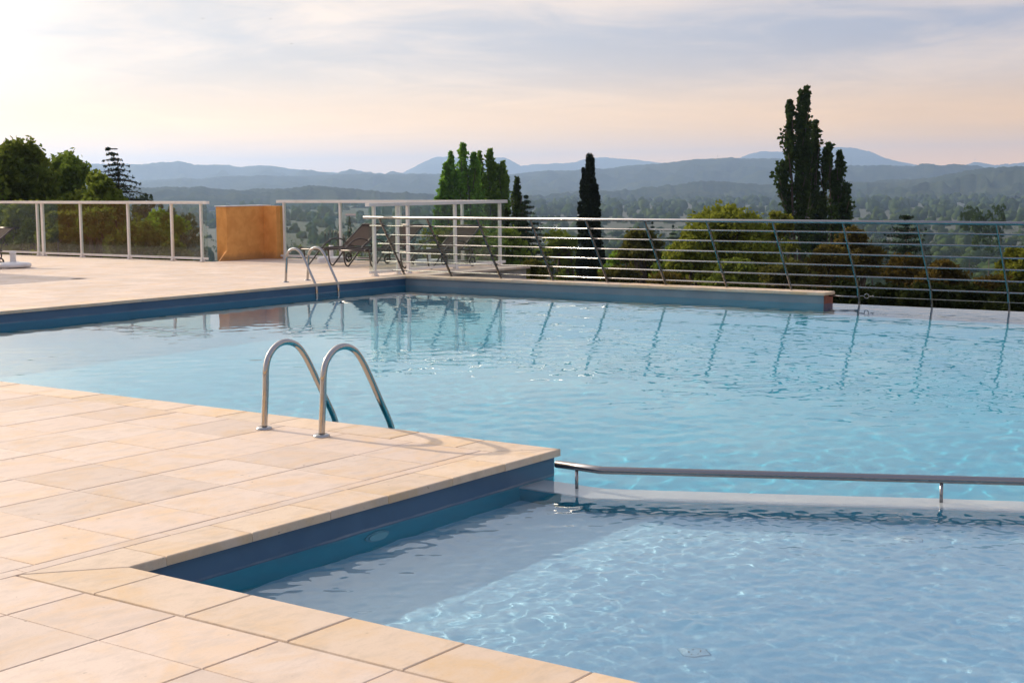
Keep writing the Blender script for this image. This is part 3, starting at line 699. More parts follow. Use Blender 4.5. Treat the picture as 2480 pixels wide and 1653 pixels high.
# ------------------------------------------------------------------ sun loungers
def lounger():
    t = empty('sun_lounger', (0, 0, 0), 0, 'x', 'sun lounger', 'brown sling sun loungers')
    W = 0.315
    for s in (-1, 1):
        y = s*W
        leg = smooth_path([(0.0, y, 0.312), (0.028, y, 0.340), (0.066, y, 0.352), (0.11, y, 0.325), (0.132, y, 0.27), (0.150, y, 0.14), (0.180, y, 0.055), (0.245, y, 0.016), (0.31, y, 0.06), (0.40, y, 0.135), (0.53, y, 0.250), (0.64, y, 0.335), (0.74, y, 0.405), (0.87, y, 0.465), (1.03, y, 0.490), (1.18, y, 0.468), (1.31, y, 0.405), (1.41, y, 0.315), (1.46, y, 0.24), (1.44, y, 0.16)], 5)
        MB().tube(leg, 0.0145, 8).build('leg', M['bronze'], t)
        MB().tube([(0.02, s*0.285, 0.318), (1.50, s*0.285, 0.318)], 0.017, 8).build('side_rail', M['bronze'], t)
        MB().tube([(1.18, s*0.270, 0.335), (1.78, s*0.270, 0.745)], 0.016, 8).build('back_rail', M['bronze'], t)
        wh = MB(); cy_ = s*0.335
        wh.tube([(1.41+0.080*math.cos(a*.3142), cy_, 0.098+0.080*math.sin(a*.3142)) for a in range(21)], 0.0165, 8)
        wo_ = wh.build('wheel', M['rubber'], t)
        sp = MB()
        for a in range(5): sp.tube([(1.41, cy_, 0.098), (1.41+0.072*math.cos(a*1.2566+.3), cy_, 0.098+0.072*math.sin(a*1.2566+.3))], 0.0065, 6)
        sp.disc((1.41, cy_-0.014, 0.098), 0.018, (0, 1, 0), 12, 0.028); sp.build('spokes', M['grey'], wo_)
        rk = MB()
        rk.tube([(1.46, s*0.255, 0.318), (1.36, s*0.255, 0.10)], 0.010, 6)
        for q in range(5): rk.tube([(1.39+0.018*q, s*0.255, 0.165+0.038*q), (1.365+0.018*q, s*0.255, 0.185+0.038*q)], 0.006, 6)
        rk.tube([(1.60, s*0.262, 0.61), (1.47, s*0.255, 0.30)], 0.008, 6)
        rk.build('rack', M['bronze'], t)
    MB().tube([(1.41, -0.335, 0.098), (1.41, 0.335, 0.098)], 0.009, 8).build('axle', M['bronze'], t)
    MB().tube([(1.78, -0.275, 0.745), (1.78, 0.275, 0.745)], 0.018, 8).build('head_bar', M['bronze'], t)
    MB().tube([(0.02, -0.29, 0.318), (0.02, 0.29, 0.318)], 0.015, 8).build('foot_bar', M['bronze'], t)
    ss = MB(); n = 44
    for q in range(n):
        a = 0.035+q*(1.14/n); sag = -0.018*math.sin(math.pi*(a/1.18)); ss.box(a, a+1.14/n*0.74, -0.275, 0.275, 0.322+sag, 0.328+sag)
    ss.build('seat_sling', M['sling'], t)
    sb = MB(); n = 30; dx, dz = 0.60, 0.41; L = math.hypot(dx, dz); ux, uz = dx/L, dz/L
    for q in range(n):
        a = 0.015+q*(L-0.03)/n; b = a+(L-0.03)/n*0.74; vv = []
        for l_ in (a, b):
            for o_ in (0.0, 0.006):
                for y in (-0.262, 0.262): vv.append((1.18+ux*l_-uz*o_, y, 0.335+uz*l_+ux*o_))
        sb.add(vv, [(0, 1, 3, 2), (4, 6, 7, 5), (0, 4, 5, 1), (2, 3, 7, 6), (0, 2, 6, 4), (1, 5, 7, 3)])
    sb.build('back_sling', M['sling'], t)
    return t
L0 = lounger()
spots = [((20.00, 19.145, 0), 0.0, 'brown sun lounger farthest back, beside the ochre wall'),
         ((19.90, 18.03, 0), 0.01, 'brown sun lounger in the middle of the row of three'),
         ((19.98, 16.72, 0), -0.01, 'brown sun lounger nearest the steel railing, behind the glass fence'),
         ((15.38, 24.63, 0), 0.0, 'brown sun lounger cut by the left picture edge')]
for i, (lo, rz, lb) in enumerate(spots):
    o = L0 if i == 0 else copy_tree(L0)
    o.location = lo; o.rotation_euler = (0, 0, rz); o['label'] = lb

# ------------------------------------------------------------------ parasol bases
def parasol_base(loc, label, kind):
    t = empty('parasol_base', loc, 0.4, label, 'parasol base', 'white parasol bases without parasols')
    mb = MB()
    if kind == 'round':
        prof = []; seg = 40; v = []; f = []
        for r, z in ((0.30, 0.012), (0.335, 0.03), (0.335, 0.075), (0.30, 0.098), (0.16, 0.112), (0.07, 0.122)):
            for k in range(seg):
                a = 2*math.pi*k/seg; rr = r*(1+0.05*math.cos(4*a)); v.append((rr*math.cos(a), rr*math.sin(a), z))
        for i in range(5):
            for k in range(seg): f.append((i*seg+k, i*seg+(k+1) % seg, i*seg+seg+(k+1) % seg, i*seg+seg+k))
        f.append(tuple(5*seg+k for k in range(seg))); mb.add(v, f, True)
        mb.build('tank', M['plastic'], t)
        for k in range(4): MB().box(-0.05, 0.05, -0.05, 0.05, 0.0, 0.02).build('foot', M['plastic'], t, (0.26*math.cos(k*1.571), 0.26*math.sin(k*1.571), 0))
        ph = 0.315; r0 = 0.058
    else:
        s = 0.24
        o = MB().prism([(-s, -s+.07), (-s+.07, -s), (s-.07, -s), (s, -s+.07), (s, s-.07), (s-.07, s), (-s+.07, s), (-s, s-.07)], 0.0, 0.105, 0.03).build('tank', M['plastic'], t)
        ph = 0.33; r0 = 0.040
    MB().lathe([(r0, 0.10), (r0*0.95, ph-0.045), (r0*1.12, ph-0.04), (r0*1.12, ph), (r0*0.75, ph), (r0*0.75, ph-0.05), (0, ph-.05)], seg=20).build('pole_socket', M['plastic'], t)
parasol_base((16.86, 23.98, 0), 'round white parasol base beside the sun lounger at the left edge', 'round')
parasol_base((21.32, 19.86, 0), 'square white parasol base at the fence behind the farthest sun lounger', 'square')
parasol_base((21.40, 17.42, 0), 'square white parasol base between the middle and right hand sun loungers', 'square')
dr = empty('floor_drain', (15.36, 20.07, 0.0), 0.0, 'small dark drain grating in the far terrace paving', 'drain')
for q in range(5): MB().box(-0.09+q*0.04, -0.07+q*0.04, -0.09, 0.09, 0.0012, 0.0045).build('grating_bar', M['grey'], dr)

# ------------------------------------------------------------------ pool house outside the left edge (casts the shade on the far terrace)
ph = empty('pool_house', (12.6, 30.2, 0), 0, 'ochre pool house outside the left picture edge shading the far terrace', 'building')
MB().box(-3.0, 2.9, -2.8, 3.0, 0.0, 2.85).build('wall', M['render'], ph)
rf = MB().box(-3.3, 3.2, -3.2, 3.3, 2.852, 3.06, 0.02).build('roof', M['concrete'], ph)
dd_ = MB().box(-0.5, 0.5, -2.83, -2.803, 0.02, 2.1).build('door', M['white'], ph); MB().tube([(0.38, -2.86, 1.0), (0.38, -2.86, 1.15)], 0.012, 8).build('handle', M['steel'], dd_)
for wx in (-1.9, 1.8):
    wd = MB().box(wx-0.5, wx+0.5, -2.835, -2.803, 0.95, 2.05).build('window', M['white'], ph); MB().box(wx-0.43, wx+0.43, -2.842, -2.836, 1.02, 1.98).build('pane', M['glass'], wd)

# ------------------------------------------------------------------ vegetation
def leaf_mesh(name, P, size, nrm=None, aspect=0.62, up_bias=0.25):
    """a cloud of leaf quads at points P (n,3)"""
    n = len(P); g = rng
    d = g.normal(size=(n, 3)); d[:, 2] += up_bias; d /= np.linalg.norm(d, axis=1)[:, None]
    a = g.normal(size=(n, 3)); a -= d*(a*d).sum(1)[:, None]; a /= np.linalg.norm(a, axis=1)[:, None]; b = np.cross(d, a)
    s = (np.asarray(size)*g.uniform(0.65, 1.35, n))[:, None]
    A = a*s; B = b*s*aspect
    v = np.empty((n, 4, 3)); v[:, 0] = P-A; v[:, 1] = P-B*0.9+A*0.1; v[:, 2] = P+A; v[:, 3] = P+B*0.9+A*0.1
    me = bpy.data.meshes.new(name); me.vertices.add(n*4); me.vertices.foreach_set('co', v.reshape(-1).astype(np.float32))
    me.loops.add(n*4); me.loops.foreach_set('vertex_index', np.arange(n*4, dtype=np.int32))
    me.polygons.add(n); me.polygons.foreach_set('loop_start', np.arange(0, n*4, 4, dtype=np.int32)); me.polygons.foreach_set('loop_total', np.full(n, 4, np.int32))
    me.update(calc_edges=True); return me
def clumps(C, r, m):
    """m leaves round each clump centre"""
    k = len(C); r = np.asarray(r) if np.ndim(r) else np.full(k, r)
    o = rng.normal(size=(k, m, 3)); o /= np.linalg.norm(o, axis=2)[:, :, None]; o *= (rng.uniform(0, 1, (k, m, 1))**0.45)
    return (C[:, None, :]+o*r[:, None, None]).reshape(-1, 3)
def spindle(x, y, z0, z1, rad, n, widest=0.45, power=1.0):
    """clump centres filling an upright spindle, more of them towards its skin"""
    t = rng.uniform(0, 1, n); prof = np.where(t < widest, (t/widest)**0.45, np.clip((1-t)/(1-widest), 0, 1)**0.85*power)
    prof = np.clip(prof, 0.07, None); a = rng.uniform(0, 2*math.pi, n); r = rad*prof*rng.uniform(0.25, 1, n)**0.5
    return np.stack([x+r*np.cos(a), y+r*np.sin(a), z0+(z1-z0)*t], -1)
def limb(mb, p, q, r0, r1, bend=0.12, n=5):
    p, q = Vector(p), Vector(q); L = (q-p).length; o = Vector(tuple(rng.normal(0, bend*L*0.4, 3)))
    pts = [p+(q-p)*(i/n)+o*math.sin(math.pi*i/n) for i in range(n+1)]
    mb.tube(pts, [r0+(r1-r0)*i/n for i in range(n+1)], 6)
def tree(name, label, cat, base, leaves, leafm, trunk_fn, group=None):
    t = empty(name, base, 0, label, cat, group)
    mb = MB(); trunk_fn(mb); mb.build('trunk', M['bark'], t)
    link('crown', leaves, M[leafm], t)
    return t
def place(px, py_top, dist):
    p = at(px, py_top, dist); gz = ground_z(p.x, p.y); return Vector((p.x, p.y, gz)), p.z-gz
side = Vector((rt.x, rt.y, 0)).normalized(); sx_, sy_ = side.x, side.y       # to the right in the picture
def pxm(px, d): return px*d*1.0/F_PX/ math.cos(PIT)

def poplar(px, top, dist, spires, label, leafm, leaf=0.17, dens=1.1, group=None, low=0.0):
    """spires: (px offset, px top, radius px, px bottom)"""
    base, H = place(px, top, dist); PS = []; mid = []
    mb = MB()
    mb.tube([(0, 0, -0.3), (0.05, 0, H*0.3), (0.0, 0.05, H*0.62)], [0.42, 0.30, 0.10], 8)
    for (dx, ty, rad, by_) in spires:
        zt = at(px+dx, ty, dist).z-base.z; zb = max(1.2, at(px+dx, by_, dist).z-base.z); o = pxm(dx, dist); r = pxm(rad, dist)
        cx_, cy_ = sx_*o, sy_*o; cy_ += rng.uniform(-.4, .4)
        r *= 2.0
        nb = int(dens*(zt-zb)*(3.0+r*3.6))+10; u_ = rng.uniform(0, 1, nb)**0.9; zs = zb+(zt-zb)*u_*0.93
        Lb = np.minimum(rng.uniform(0.7, 2.0, nb), (zt-zs)*1.0+0.05); aa = rng.uniform(0, 6.283, nb); t_ = (zs+Lb*0.6-zb)/(zt-zb)
        ro = r*np.clip(np.where(t_ < 0.45, (np.maximum(t_, 0.02)/0.45)**0.4, np.clip((1-t_)/0.55, 0, 1)**0.95), 0.06, 1)*np.where(rng.uniform(0, 1, nb) < 0.22, rng.uniform(1.0, 1.5, nb), rng.uniform(0.1, 0.95, nb))
        for s_ in (0.0, 0.2, 0.4, 0.6, 0.8, 1.0):
            q = np.stack([cx_+np.cos(aa)*ro*s_**0.75, cy_+np.sin(aa)*ro*s_**0.75, zs+Lb*s_], -1)+rng.normal(0, 0.05, (nb, 3))
            PS.append(clumps(q, rng.uniform(0.6, 1.3, nb)*(0.23-0.15*s_)*(0.62+0.5*min(1.0, r)), 7))
        limb(mb, (cx_*0.2, cy_*0.2, max(0.5, zb*0.55)), (cx_, cy_, zb+(zt-zb)*0.80), 0.13, 0.02, 0.012, 7)
        for q in range(4):
            zz = zb+(zt-zb)*rng.uniform(0.0, 0.6); a = rng.uniform(0, 6.28)
            limb(mb, (cx_*0.8, cy_*0.8, zz-0.6), (cx_+r*.75*math.cos(a), cy_+r*.75*math.sin(a), min(zt-1.0, zz+rng.uniform(1.0, 2.4))), 0.05, 0.012, 0.05)
    t = empty('poplar_tree', base, 0, label, 'tree', group)
    mb.build('trunk', M['bark'], t)
    link('crown', leaf_mesh('crown', np.concatenate(PS), leaf, up_bias=0.2), M[leafm], t)
poplar(1115, 350, 120, [(2, 352, 13, 520), (-16, 372, 11, 540), (-30, 398, 11, 560), (-38, 425, 11, 580), (22, 375, 11, 520), (36, 385, 12, 540), (12, 392, 14, 560), (-8, 420, 22, 680), (26, 440, 24, 680), (-52, 462, 8, 600), (-60, 480, 7, 600)], 'broad bushy green poplar, left of the pair behind the glass fence', 'leaf_poplar')
poplar(1190, 365, 122, [(-4, 366, 12, 520), (-20, 372, 9, 520), (18, 396, 11, 540), (8, 405, 14, 560), (-14, 430, 18, 640), (22, 440, 16, 660), (30, 425, 8, 540), (-2, 470, 26, 700)], 'slimmer yellow green poplar, right of the pair behind the glass fence', 'leaf_poplar')
poplar(1945, 213, 100, [(2, 214, 11, 420), (-6, 222, 10, 430), (-28, 247, 10, 420), (-34, 330, 12, 430), (8, 300, 12, 470), (-40, 395, 14, 480), (-46, 430, 11, 500), (-14, 350, 13, 600), (4, 430, 16, 640), (-24, 470, 17, 660)], 'tallest dark poplar with several spires beyond the railing', 'leaf_dark', 0.15, 1.0)
poplar(1985, 296, 101, [(-6, 297, 9, 420), (-22, 350, 9, 470), (2, 372, 13, 480), (14, 365, 9, 470), (-2, 430, 15, 600), (-20, 480, 12, 640), (12, 470, 14, 650)], 'middle dark poplar of the clump beyond the railing', 'leaf_dark', 0.15, 1.0)
poplar(2025, 352, 102, [(-12, 353, 9, 450), (4, 372, 11, 480), (14, 390, 10, 520), (0, 420, 17, 600), (16, 450, 14, 580), (24, 490, 13, 620), (2, 500, 22, 680)], 'shortest dark poplar on the right of the clump beyond the railing', 'leaf_dark', 0.15, 1.0)
poplar(1245, 434, 95, [(-4, 435, 9, 560), (6, 470, 11, 600), (14, 500, 13, 640), (-12, 505, 12, 640), (4, 540, 20, 700)], 'dark slender tree with a leaning tip beside the fence corner', 'leaf_dark', 0.12)

def cypress(px, top, dist, wpx, label, bot=700, leafm='leaf_cypress', extra=(), leaf=0.085, group=None):
    base, H = place(px, top, dist); r = pxm(wpx/2, dist); zb = max(0.6, at(px, bot, dist).z-base.z-1.0)
    n = int((H-zb)*r*150)+60
    C = spindle(0, 0, zb, H, r, n, 0.28); P = [clumps(C, 0.16*r+0.05, 22)]
    C2 = spindle(0, 0, zb, H, r*1.16, n//4, 0.28); q_ = rng.uniform(0.0, 0.28, len(C2))
    P.append(clumps(np.concatenate([C2, C2+np.stack([q_*0, q_*0, q_], -1)]), 0.05+0.05*r, 12))
    for dx, ty, rad, b in extra:
        o = pxm(dx, dist); zt = at(px+dx, ty, dist).z-base.z; zb2 = at(px+dx, b, dist).z-base.z
        P.append(clumps(spindle(sx_*o, sy_*o, zb2, zt, pxm(rad, dist), 50, 0.4), 0.09, 18))
    def tr(mb): mb.tube([(0, 0, -0.3), (0, 0, H*0.5), (0, 0, H*0.93)], [0.16, 0.10, 0.015], 7)
    return tree('cypress_tree', label, 'tree', base, leaf_mesh('crown', np.concatenate(P), leaf, up_bias=0.6), leafm, tr, group)
cypress(1428, 378, 80, 64, 'tall nearly black cypress standing alone beyond the railing', 700, extra=[(-15, 408, 4, 470), (-18, 440, 4, 480), (7, 383, 3, 430), (-24, 490, 5, 560), (16, 448, 4, 500), (20, 474, 5, 540), (30, 600, 8, 640)])

def conifer(px, top, dist, wpx, label, bot=640, leafm='leaf_conifer', tiers=11, droop=0.25, name='conifer_tree', group=None, lean=0.0, flat=0.0, sparse=1.0, fine=1.0):
    base, H = place(px, top, dist); R0 = pxm(wpx/2, dist); zb = max(1.0, at(px, bot, dist).z-base.z); P = []; mb = MB()
    mb.tube([(0, 0, -0.3), (0, 0, H*0.5), (0, 0, H*0.97)], [0.22, 0.14, 0.02], 8)
    for i in range(tiers):
        f_ = i/(tiers-1); z = zb+(H-zb)*f_**0.9; rr = R0*((1-f_)**0.85*0.94+0.06) if not flat else R0*((1-f_**3)*0.75+0.2)
        nb = max(5, int(9*sparse*(1-f_*0.5)))
        for k in range(nb):
            a = 2.4*k+i*0.9+rng.uniform(-.3, .3); L = rr*rng.uniform(0.6, 1.05); m = max(3, int(L/0.16))
            u = np.linspace(0.12, 1, m); zz = z+rng.uniform(-.12, .12)*(H-zb)/tiers+L*(0.20*u-droop*2*u*u) + L*0.25*u**6*(0.5)
            C = np.stack([np.cos(a)*L*u+lean*f_**3, np.sin(a)*L*u, zz], -1)
            P.append(clumps(C, (0.07+0.10*(1-u)*L+0.02)*fine, int(8+12*fine)))
            mb.tube([(0, 0, z), (C[m//2][0], C[m//2][1], C[m//2][2]), tuple(C[-1])], [0.03, 0.02, 0.006], 5)
    t = empty(name, base, 0, label, 'tree', group); mb.build('trunk', M['bark'], t)
    link('crown', leaf_mesh('crown', np.concatenate(P), 0.055, up_bias=0.5, aspect=0.35), M[leafm], t)
conifer(284, 361, 62, 150, 'cedar with drooping tiered branches rising above the left fence', 480, tiers=10, droop=0.24, lean=-0.45, sparse=0.9, fine=0.68)
conifer(1274, 477, 85, 150, 'dark broad conifer behind the end of the glass fence', 660, tiers=14, droop=0.16, sparse=1.7)
conifer(2195, 527, 75, 150, 'dark flat topped cedar beyond the right part of the railing', 700, tiers=11, droop=0.10, flat=1.0, sparse=1.7)
for px_, ty, d_, w_, lb in ((1580, 540, 130, 46, 'small pointed conifer leftmost in the row beyond the railing'), (1630, 548, 135, 62, 'small blue green conifer left of the yellow green tree'), (1668, 531, 140, 56, 'small conifer tip peeping over the left of the yellow green tree'), (1742, 533, 140, 60, 'small conifer tip behind the middle of the yellow green tree')):
    conifer(px_, ty, d_, w_, lb, 640, 'leaf_blue', 10, 0.18, sparse=1.2)

def broad(px, top, dist, wpx, label, leafm, bot=None, leaf=0.10, dens=1.0, name='broadleaf_tree', cat='tree', group=None, lobes=16, flat=0.75):
    """limbs ending in leaf clumps spread over an uneven dome"""
    base, H = place(px, top, dist); r = pxm(wpx/2, dist)
    zb = 0.25*H if bot is None else max(0.3, at(px, bot, dist).z-base.z); hc = (H-zb); C = []; mb = MB()
    mb.tube([(0, 0, -0.3), (0.05, 0.03, max(0.6, zb*0.6)), (0.0, 0.05, zb+hc*0.45)], [0.06+0.022*H, 0.04+0.016*H, 0.03], 8)
    for k in range(lobes):
        a = rng.uniform(0, 6.283); v_ = rng.uniform(0.0, 1)**0.8; rr = r*math.sqrt(max(0.05, 1-v_**2*0.92))*rng.uniform(0.45, 0.86)
        c = np.array([math.cos(a)*rr, math.sin(a)*rr, zb+hc*(0.12+0.80*v_)]); lr = r*rng.uniform(0.22, 0.40)
        if k == 0: c = np.array([0, 0, zb+hc*0.90]); lr = r*0.26
        m = int(dens*13); o = rng.normal(size=(m, 3)); o /= np.linalg.norm(o, axis=1)[:, None]; o *= np.clip(rng.normal(0.72, 0.30, (m, 1)), 0.05, 1.45)
        o[:, 2] *= flat; q = c+o*lr; q[:, 2] = np.minimum(q[:, 2], H+0.04*r*rng.uniform(-1, 1, m)); C.append(q)
        limb(mb, (0, 0, max(0.4, zb*0.55)), tuple(c), 0.018*H*0.5+0.03, 0.015, 0.12)
        for z_ in q[:5]: limb(mb, tuple(c-(c-np.array([0, 0, zb]))*0.25), tuple(z_), 0.018, 0.005, 0.1, 3)
    C = np.concatenate(C); P = clumps(C, rng.uniform(0.6, 1.5, len(C))*(0.055*r+leaf*1.5), 21)
    t = empty(name, base, 0, label, cat, group); mb.build('trunk', M['bark'], t)
    link('crown', leaf_mesh('crown', P, leaf*1.12, up_bias=0.45), M[leafm], t)
broad(30, 347, 60, 210, 'big dark broadleaf tree in the upper left corner of the skyline', 'leaf_broad', 560, 0.115, 1.7, lobes=30)
broad(150, 378, 62, 170, 'dark broadleaf tree right of the biggest one at the left', 'leaf_broad', 560, 0.11, 1.6, lobes=26)
broad(-110, 380, 58, 260, 'broadleaf tree outside the left picture edge', 'leaf_broad', 600, 0.12, 1.4, lobes=22)
broad(238, 426, 52, 130, 'lower leafy tree in front of the cedar', 'leaf_broad', 570, 0.09, 1.5, lobes=22)
broad(200, 470, 56, 240, 'dark leafy tree low behind the middle of the left fence', 'leaf_broad', 640, 0.09, 1.5, lobes=24)
broad(392, 517, 46, 120, 'bright green tree behind the right end of the left fence', 'leaf_bright', 620, 0.075, 1.5, lobes=20)
for i, (px_, ty, d_, w_, m_, lb) in enumerate((
        (-10, 500, 43, 130, 'leaf_broad', 'green shrub behind the fence at the left picture edge'), (62, 492, 42, 110, 'leaf_fig', 'yellow green shrub behind the fence next to the wide post'),
        (150, 520, 40, 130, 'leaf_fig', 'yellow green shrub behind the first pane right of the wide post'), (235, 512, 39, 130, 'leaf_broad', 'dark green shrub behind the second pane right of the wide post'),
        (330, 545, 38, 130, 'leaf_broad', 'dark green shrub behind the third pane right of the wide post'), (420, 592, 37, 70, 'leaf_broad', 'small green shrub behind the narrow end pane of the left fence'))):
    broad(px_, ty, d_, w_, lb, m_, 640, 0.055, 1.5, 'fence_shrub', 'shrub', 'shrubs behind the left fence', 20)
broad(1765, 506, 52, 255, 'wide yellow green tree with big leaves beyond the railing', 'leaf_fig', 690, 0.085, 2.2, lobes=44)
broad(1690, 560, 50, 150, 'left skirt of yellow green foliage beyond the railing', 'leaf_fig', 700, 0.08, 1.8, 'leafy_shrub', 'shrub', 'shrubs beyond the railing', 24)
broad(1880, 512, 54, 90, 'thin light green sapling left of the dark poplars', 'leaf_fig', 640, 0.075, 0.8, lobes=12)
broad(1555, 562, 60, 120, 'rounded dark green tree right of the black cypress', 'leaf_olive', 690, 0.085, 1.6, lobes=22)
broad(1640, 598, 56, 120, 'dark green bush below the small conifers', 'leaf_broad', 700, 0.08, 1.6, 'leafy_shrub', 'shrub', 'shrubs beyond the railing', 20)
broad(1505, 604, 66, 90, 'bright green bush right of the black cypress foot', 'leaf_bright', 690, 0.08, 1.6, 'leafy_shrub', 'shrub', 'shrubs beyond the railing', 18)
broad(1500, 650, 55, 110, 'olive bush low behind the railing right of the cypress', 'leaf_olive', 720, 0.07, 1.5, 'leafy_shrub', 'shrub', 'shrubs beyond the railing', 18)
broad(1620, 668, 44, 110, 'rust brown bush just above the pool wall', 'leaf_rust', 720, 0.06, 1.5, 'leafy_shrub', 'shrub', 'shrubs beyond the railing', 18)
broad(1780, 640, 44, 170, 'dark leafy bush low below the yellow green tree', 'leaf_broad', 740, 0.065, 1.6, 'leafy_shrub', 'shrub', 'shrubs beyond the railing', 24)
broad(1905, 640, 46, 140, 'dark bush at the foot of the dark poplars', 'leaf_olive', 740, 0.065, 1.6, 'leafy_shrub', 'shrub', 'shrubs beyond the railing', 22)
broad(2075, 560, 60, 130, 'rust brown tree right of the dark poplars', 'leaf_rust', 690, 0.075, 1.7, lobes=24)
broad(2010, 600, 50, 130, 'dark rusty bush in front of the dark poplars', 'leaf_rust', 740, 0.07, 1.6, 'leafy_shrub', 'shrub', 'shrubs beyond the railing', 22)
broad(2190, 620, 50, 120, 'rusty bush in front of the flat topped cedar', 'leaf_rust', 740, 0.065, 1.6, 'leafy_shrub', 'shrub', 'shrubs beyond the railing', 20)
broad(2280, 642, 44, 150, 'rusty hedge bush near the right end of the railing', 'leaf_rust', 750, 0.06, 1.6, 'leafy_shrub', 'shrub', 'shrubs beyond the railing', 22)
broad(2400, 678, 38, 140, 'low rusty hedge bush at the right picture edge', 'leaf_rust', 760, 0.055, 1.6, 'leafy_shrub', 'shrub', 'shrubs beyond the railing', 22)
broad(2470, 606, 46, 110, 'leafy yellow green tree cut by the right picture edge', 'leaf_fig', 740, 0.07, 1.7, lobes=24)
for i, px_ in enumerate((2050, 2150, 2250, 2350, 2450, 2550)):
    broad(px_, 690+6*(i % 2)+i*3, 27+(i % 2), 150, ['dark hedge bush right of the end of the pool wall', 'dark hedge bush below the flat topped cedar', 'dark hedge bush behind the last but one railing post', 'dark hedge bush between the last two railing posts', 'dark hedge bush in the right picture corner of the railing', 'dark hedge bush outside the right picture edge'][i], 'leaf_hedge', 800, 0.045, 1.4, 'hedge_bush', 'hedge', 'dark hedge below the overflow edge', 20)
broad(1290, 640, 34, 70, 'tufted straw coloured grass bush by the terrace corner', 'leaf_olive', 690, 0.05, 1.4, 'leafy_shrub', 'shrub', 'shrubs beyond the railing', 14)
broad(1355, 560, 90, 120, 'mid green tree between conifer and cypress', 'leaf_broad', 690, 0.10, 1.4, lobes=20)
broad(1215, 560, 70, 170, 'dark green tree mass behind the fence corner', 'leaf_broad', 690, 0.085, 1.6, lobes=24)
broad(1110, 545, 72, 190, 'light green tree mass behind the right hand sun lounger', 'leaf_fig', 680, 0.085, 1.5, lobes=24)

# lavender just behind the back fence
lv = empty('lavender_bush', (22.35, 20.35, ground_z(22.35, 20.35)), 0, 'lavender with dark flower spikes behind the fence at the farthest sun lounger', 'shrub')
zt = 0.30-ground_z(22.35, 20.35)
C = np.stack([rng.normal(0, 0.30, 260), rng.normal(0, 0.32, 260), rng.uniform(zt-2.2, zt, 260)], -1)
link('foliage', leaf_mesh('foliage', clumps(C, 0.07, 12), 0.03, aspect=0.3, up_bias=0.0), M['leaf_bright'], lv)
mb = MB()
for q in range(34):
    x_, y_ = rng.normal(0, 0.26), rng.normal(0, 0.34); h_ = rng.uniform(0.05, 0.28)
    mb.tube([(x_, y_, zt-0.5), (x_, y_, zt+h_-.07), (x_, y_, zt+h_-.05), (x_, y_, zt+h_+.03)], [0.003, 0.003, 0.013, 0.006], 5)
mb.build('flower_spikes', M['bronze'], lv)

# trees of the valley: each its own object, a few shared shapes
protos = []
for k in range(5):
    r, H = 1.0, [1.7, 1.5, 2.1, 1.9, 1.4][k]; C = []
    for q in range(15):
        a = rng.uniform(0, 6.283); v_ = rng.uniform(0, 1)**0.8; rr = math.sqrt(max(.05, 1-v_**2*.9))*rng.uniform(.35, .8)
        c = np.array([math.cos(a)*rr, math.sin(a)*rr, 0.3+(H-.3)*(.1+.8*v_)]); o = rng.normal(size=(12, 3)); o /= np.linalg.norm(o, axis=1)[:, None]; C.append(c+o*rng.uniform(.15, .32))
    cr = leaf_mesh('valley_crown', clumps(np.concatenate(C), 0.10, 12), 0.062, up_bias=0.5)
    mb = MB(); mb.tube([(0, 0, -0.1), (0, 0, 0.5), (0.02, 0, H*0.6)], [0.07, 0.05, 0.02], 6)
    protos.append((cr, mb.mesh('valley_trunk')))
spind = leaf_mesh('valley_crown', clumps(spindle(0, 0, 0.15, 4.2, 0.55, 260, 0.3), 0.10, 12), 0.06, up_bias=0.5)
def valley_tree(px, top, d, w, k, label, group=None, tall=False):
    p = at(px, top, d); gz = ground_z(p.x, p.y); s = pxm(w/2, d); h = p.z-gz
    t = empty('valley_tree', (p.x, p.y, gz), rng.uniform(0, 6.28), label, 'tree', group)
    me, tm = (spind, protos[0][1]) if tall else protos[k % 5]; H0 = 4.2 if tall else [1.7, 1.5, 2.1, 1.9, 1.4][k % 5]
    c = link('crown', me, M['leaf_far'], t); b = link('trunk', tm, M['bark'], t)
    cb = max(0.0, h-H0*s*1.0)          # tall stems carry the crown up where the ground lies deep
    sc = 1.0 if cb <= 0 else 1.0
    c.scale = (s, s, min(h/H0, s*1.25)); c.location = (0, 0, max(0.0, h-H0*min(h/H0, s*1.25))); b.scale = (s*0.8, s*0.8, max(s, h/H0*0.9))
valley_tree(352, 480, 230, 100, 0, 'hazy round tree rising just over the left fence rail')
valley_tree(432, 492, 250, 90, 2, 'hazy dark tree behind the narrow end pane of the left fence')
valley_tree(455, 540, 210, 120, 1, 'hazy broad tree lower behind the end of the left fence')
valley_tree(2400, 484, 420, 105, 2, 'large hazy dark tree above the railing at the right')
valley_tree(2352, 500, 430, 60, 3, 'hazy dark tree left of the large one at the right')
valley_tree(2328, 513, 400, 15, 0, 'left of two small hazy cypresses above the railing at the right', None, True)
valley_tree(2340, 522, 402, 14, 0, 'right of two small hazy cypresses above the railing at the right', None, True)
valley_tree(846, 524, 420, 26, 0, 'hazy pointed cypress seen through the glass left of the short panel', None, True)
valley_tree(820, 560, 400, 26, 0, 'hazy pointed cypress low behind the lavender', None, True)
rows = []
r2 = np.random.default_rng(21)
for i in range(285):
    px_ = r2.uniform(-150, 2650) if i < 150 else (r2.uniform(1950, 2600) if i < 215 else r2.uniform(430, 1250)); d_ = 130*(6.5**r2.uniform(0, 1)); w_ = r2.uniform(7, 13)*F_PX/d_
    yb = 444+ (EYE-float(np.interp(d_, GR, GZ)))*F_PX/d_ -(px_-1240)*0.0082
    ty = yb-r2.uniform(7, 13)*F_PX/d_
    valley_tree(px_, ty, d_, w_, int(r2.integers(0, 5)), 'hazy round green tree among many in the valley below', 'trees of the valley', r2.uniform() < 0.06)
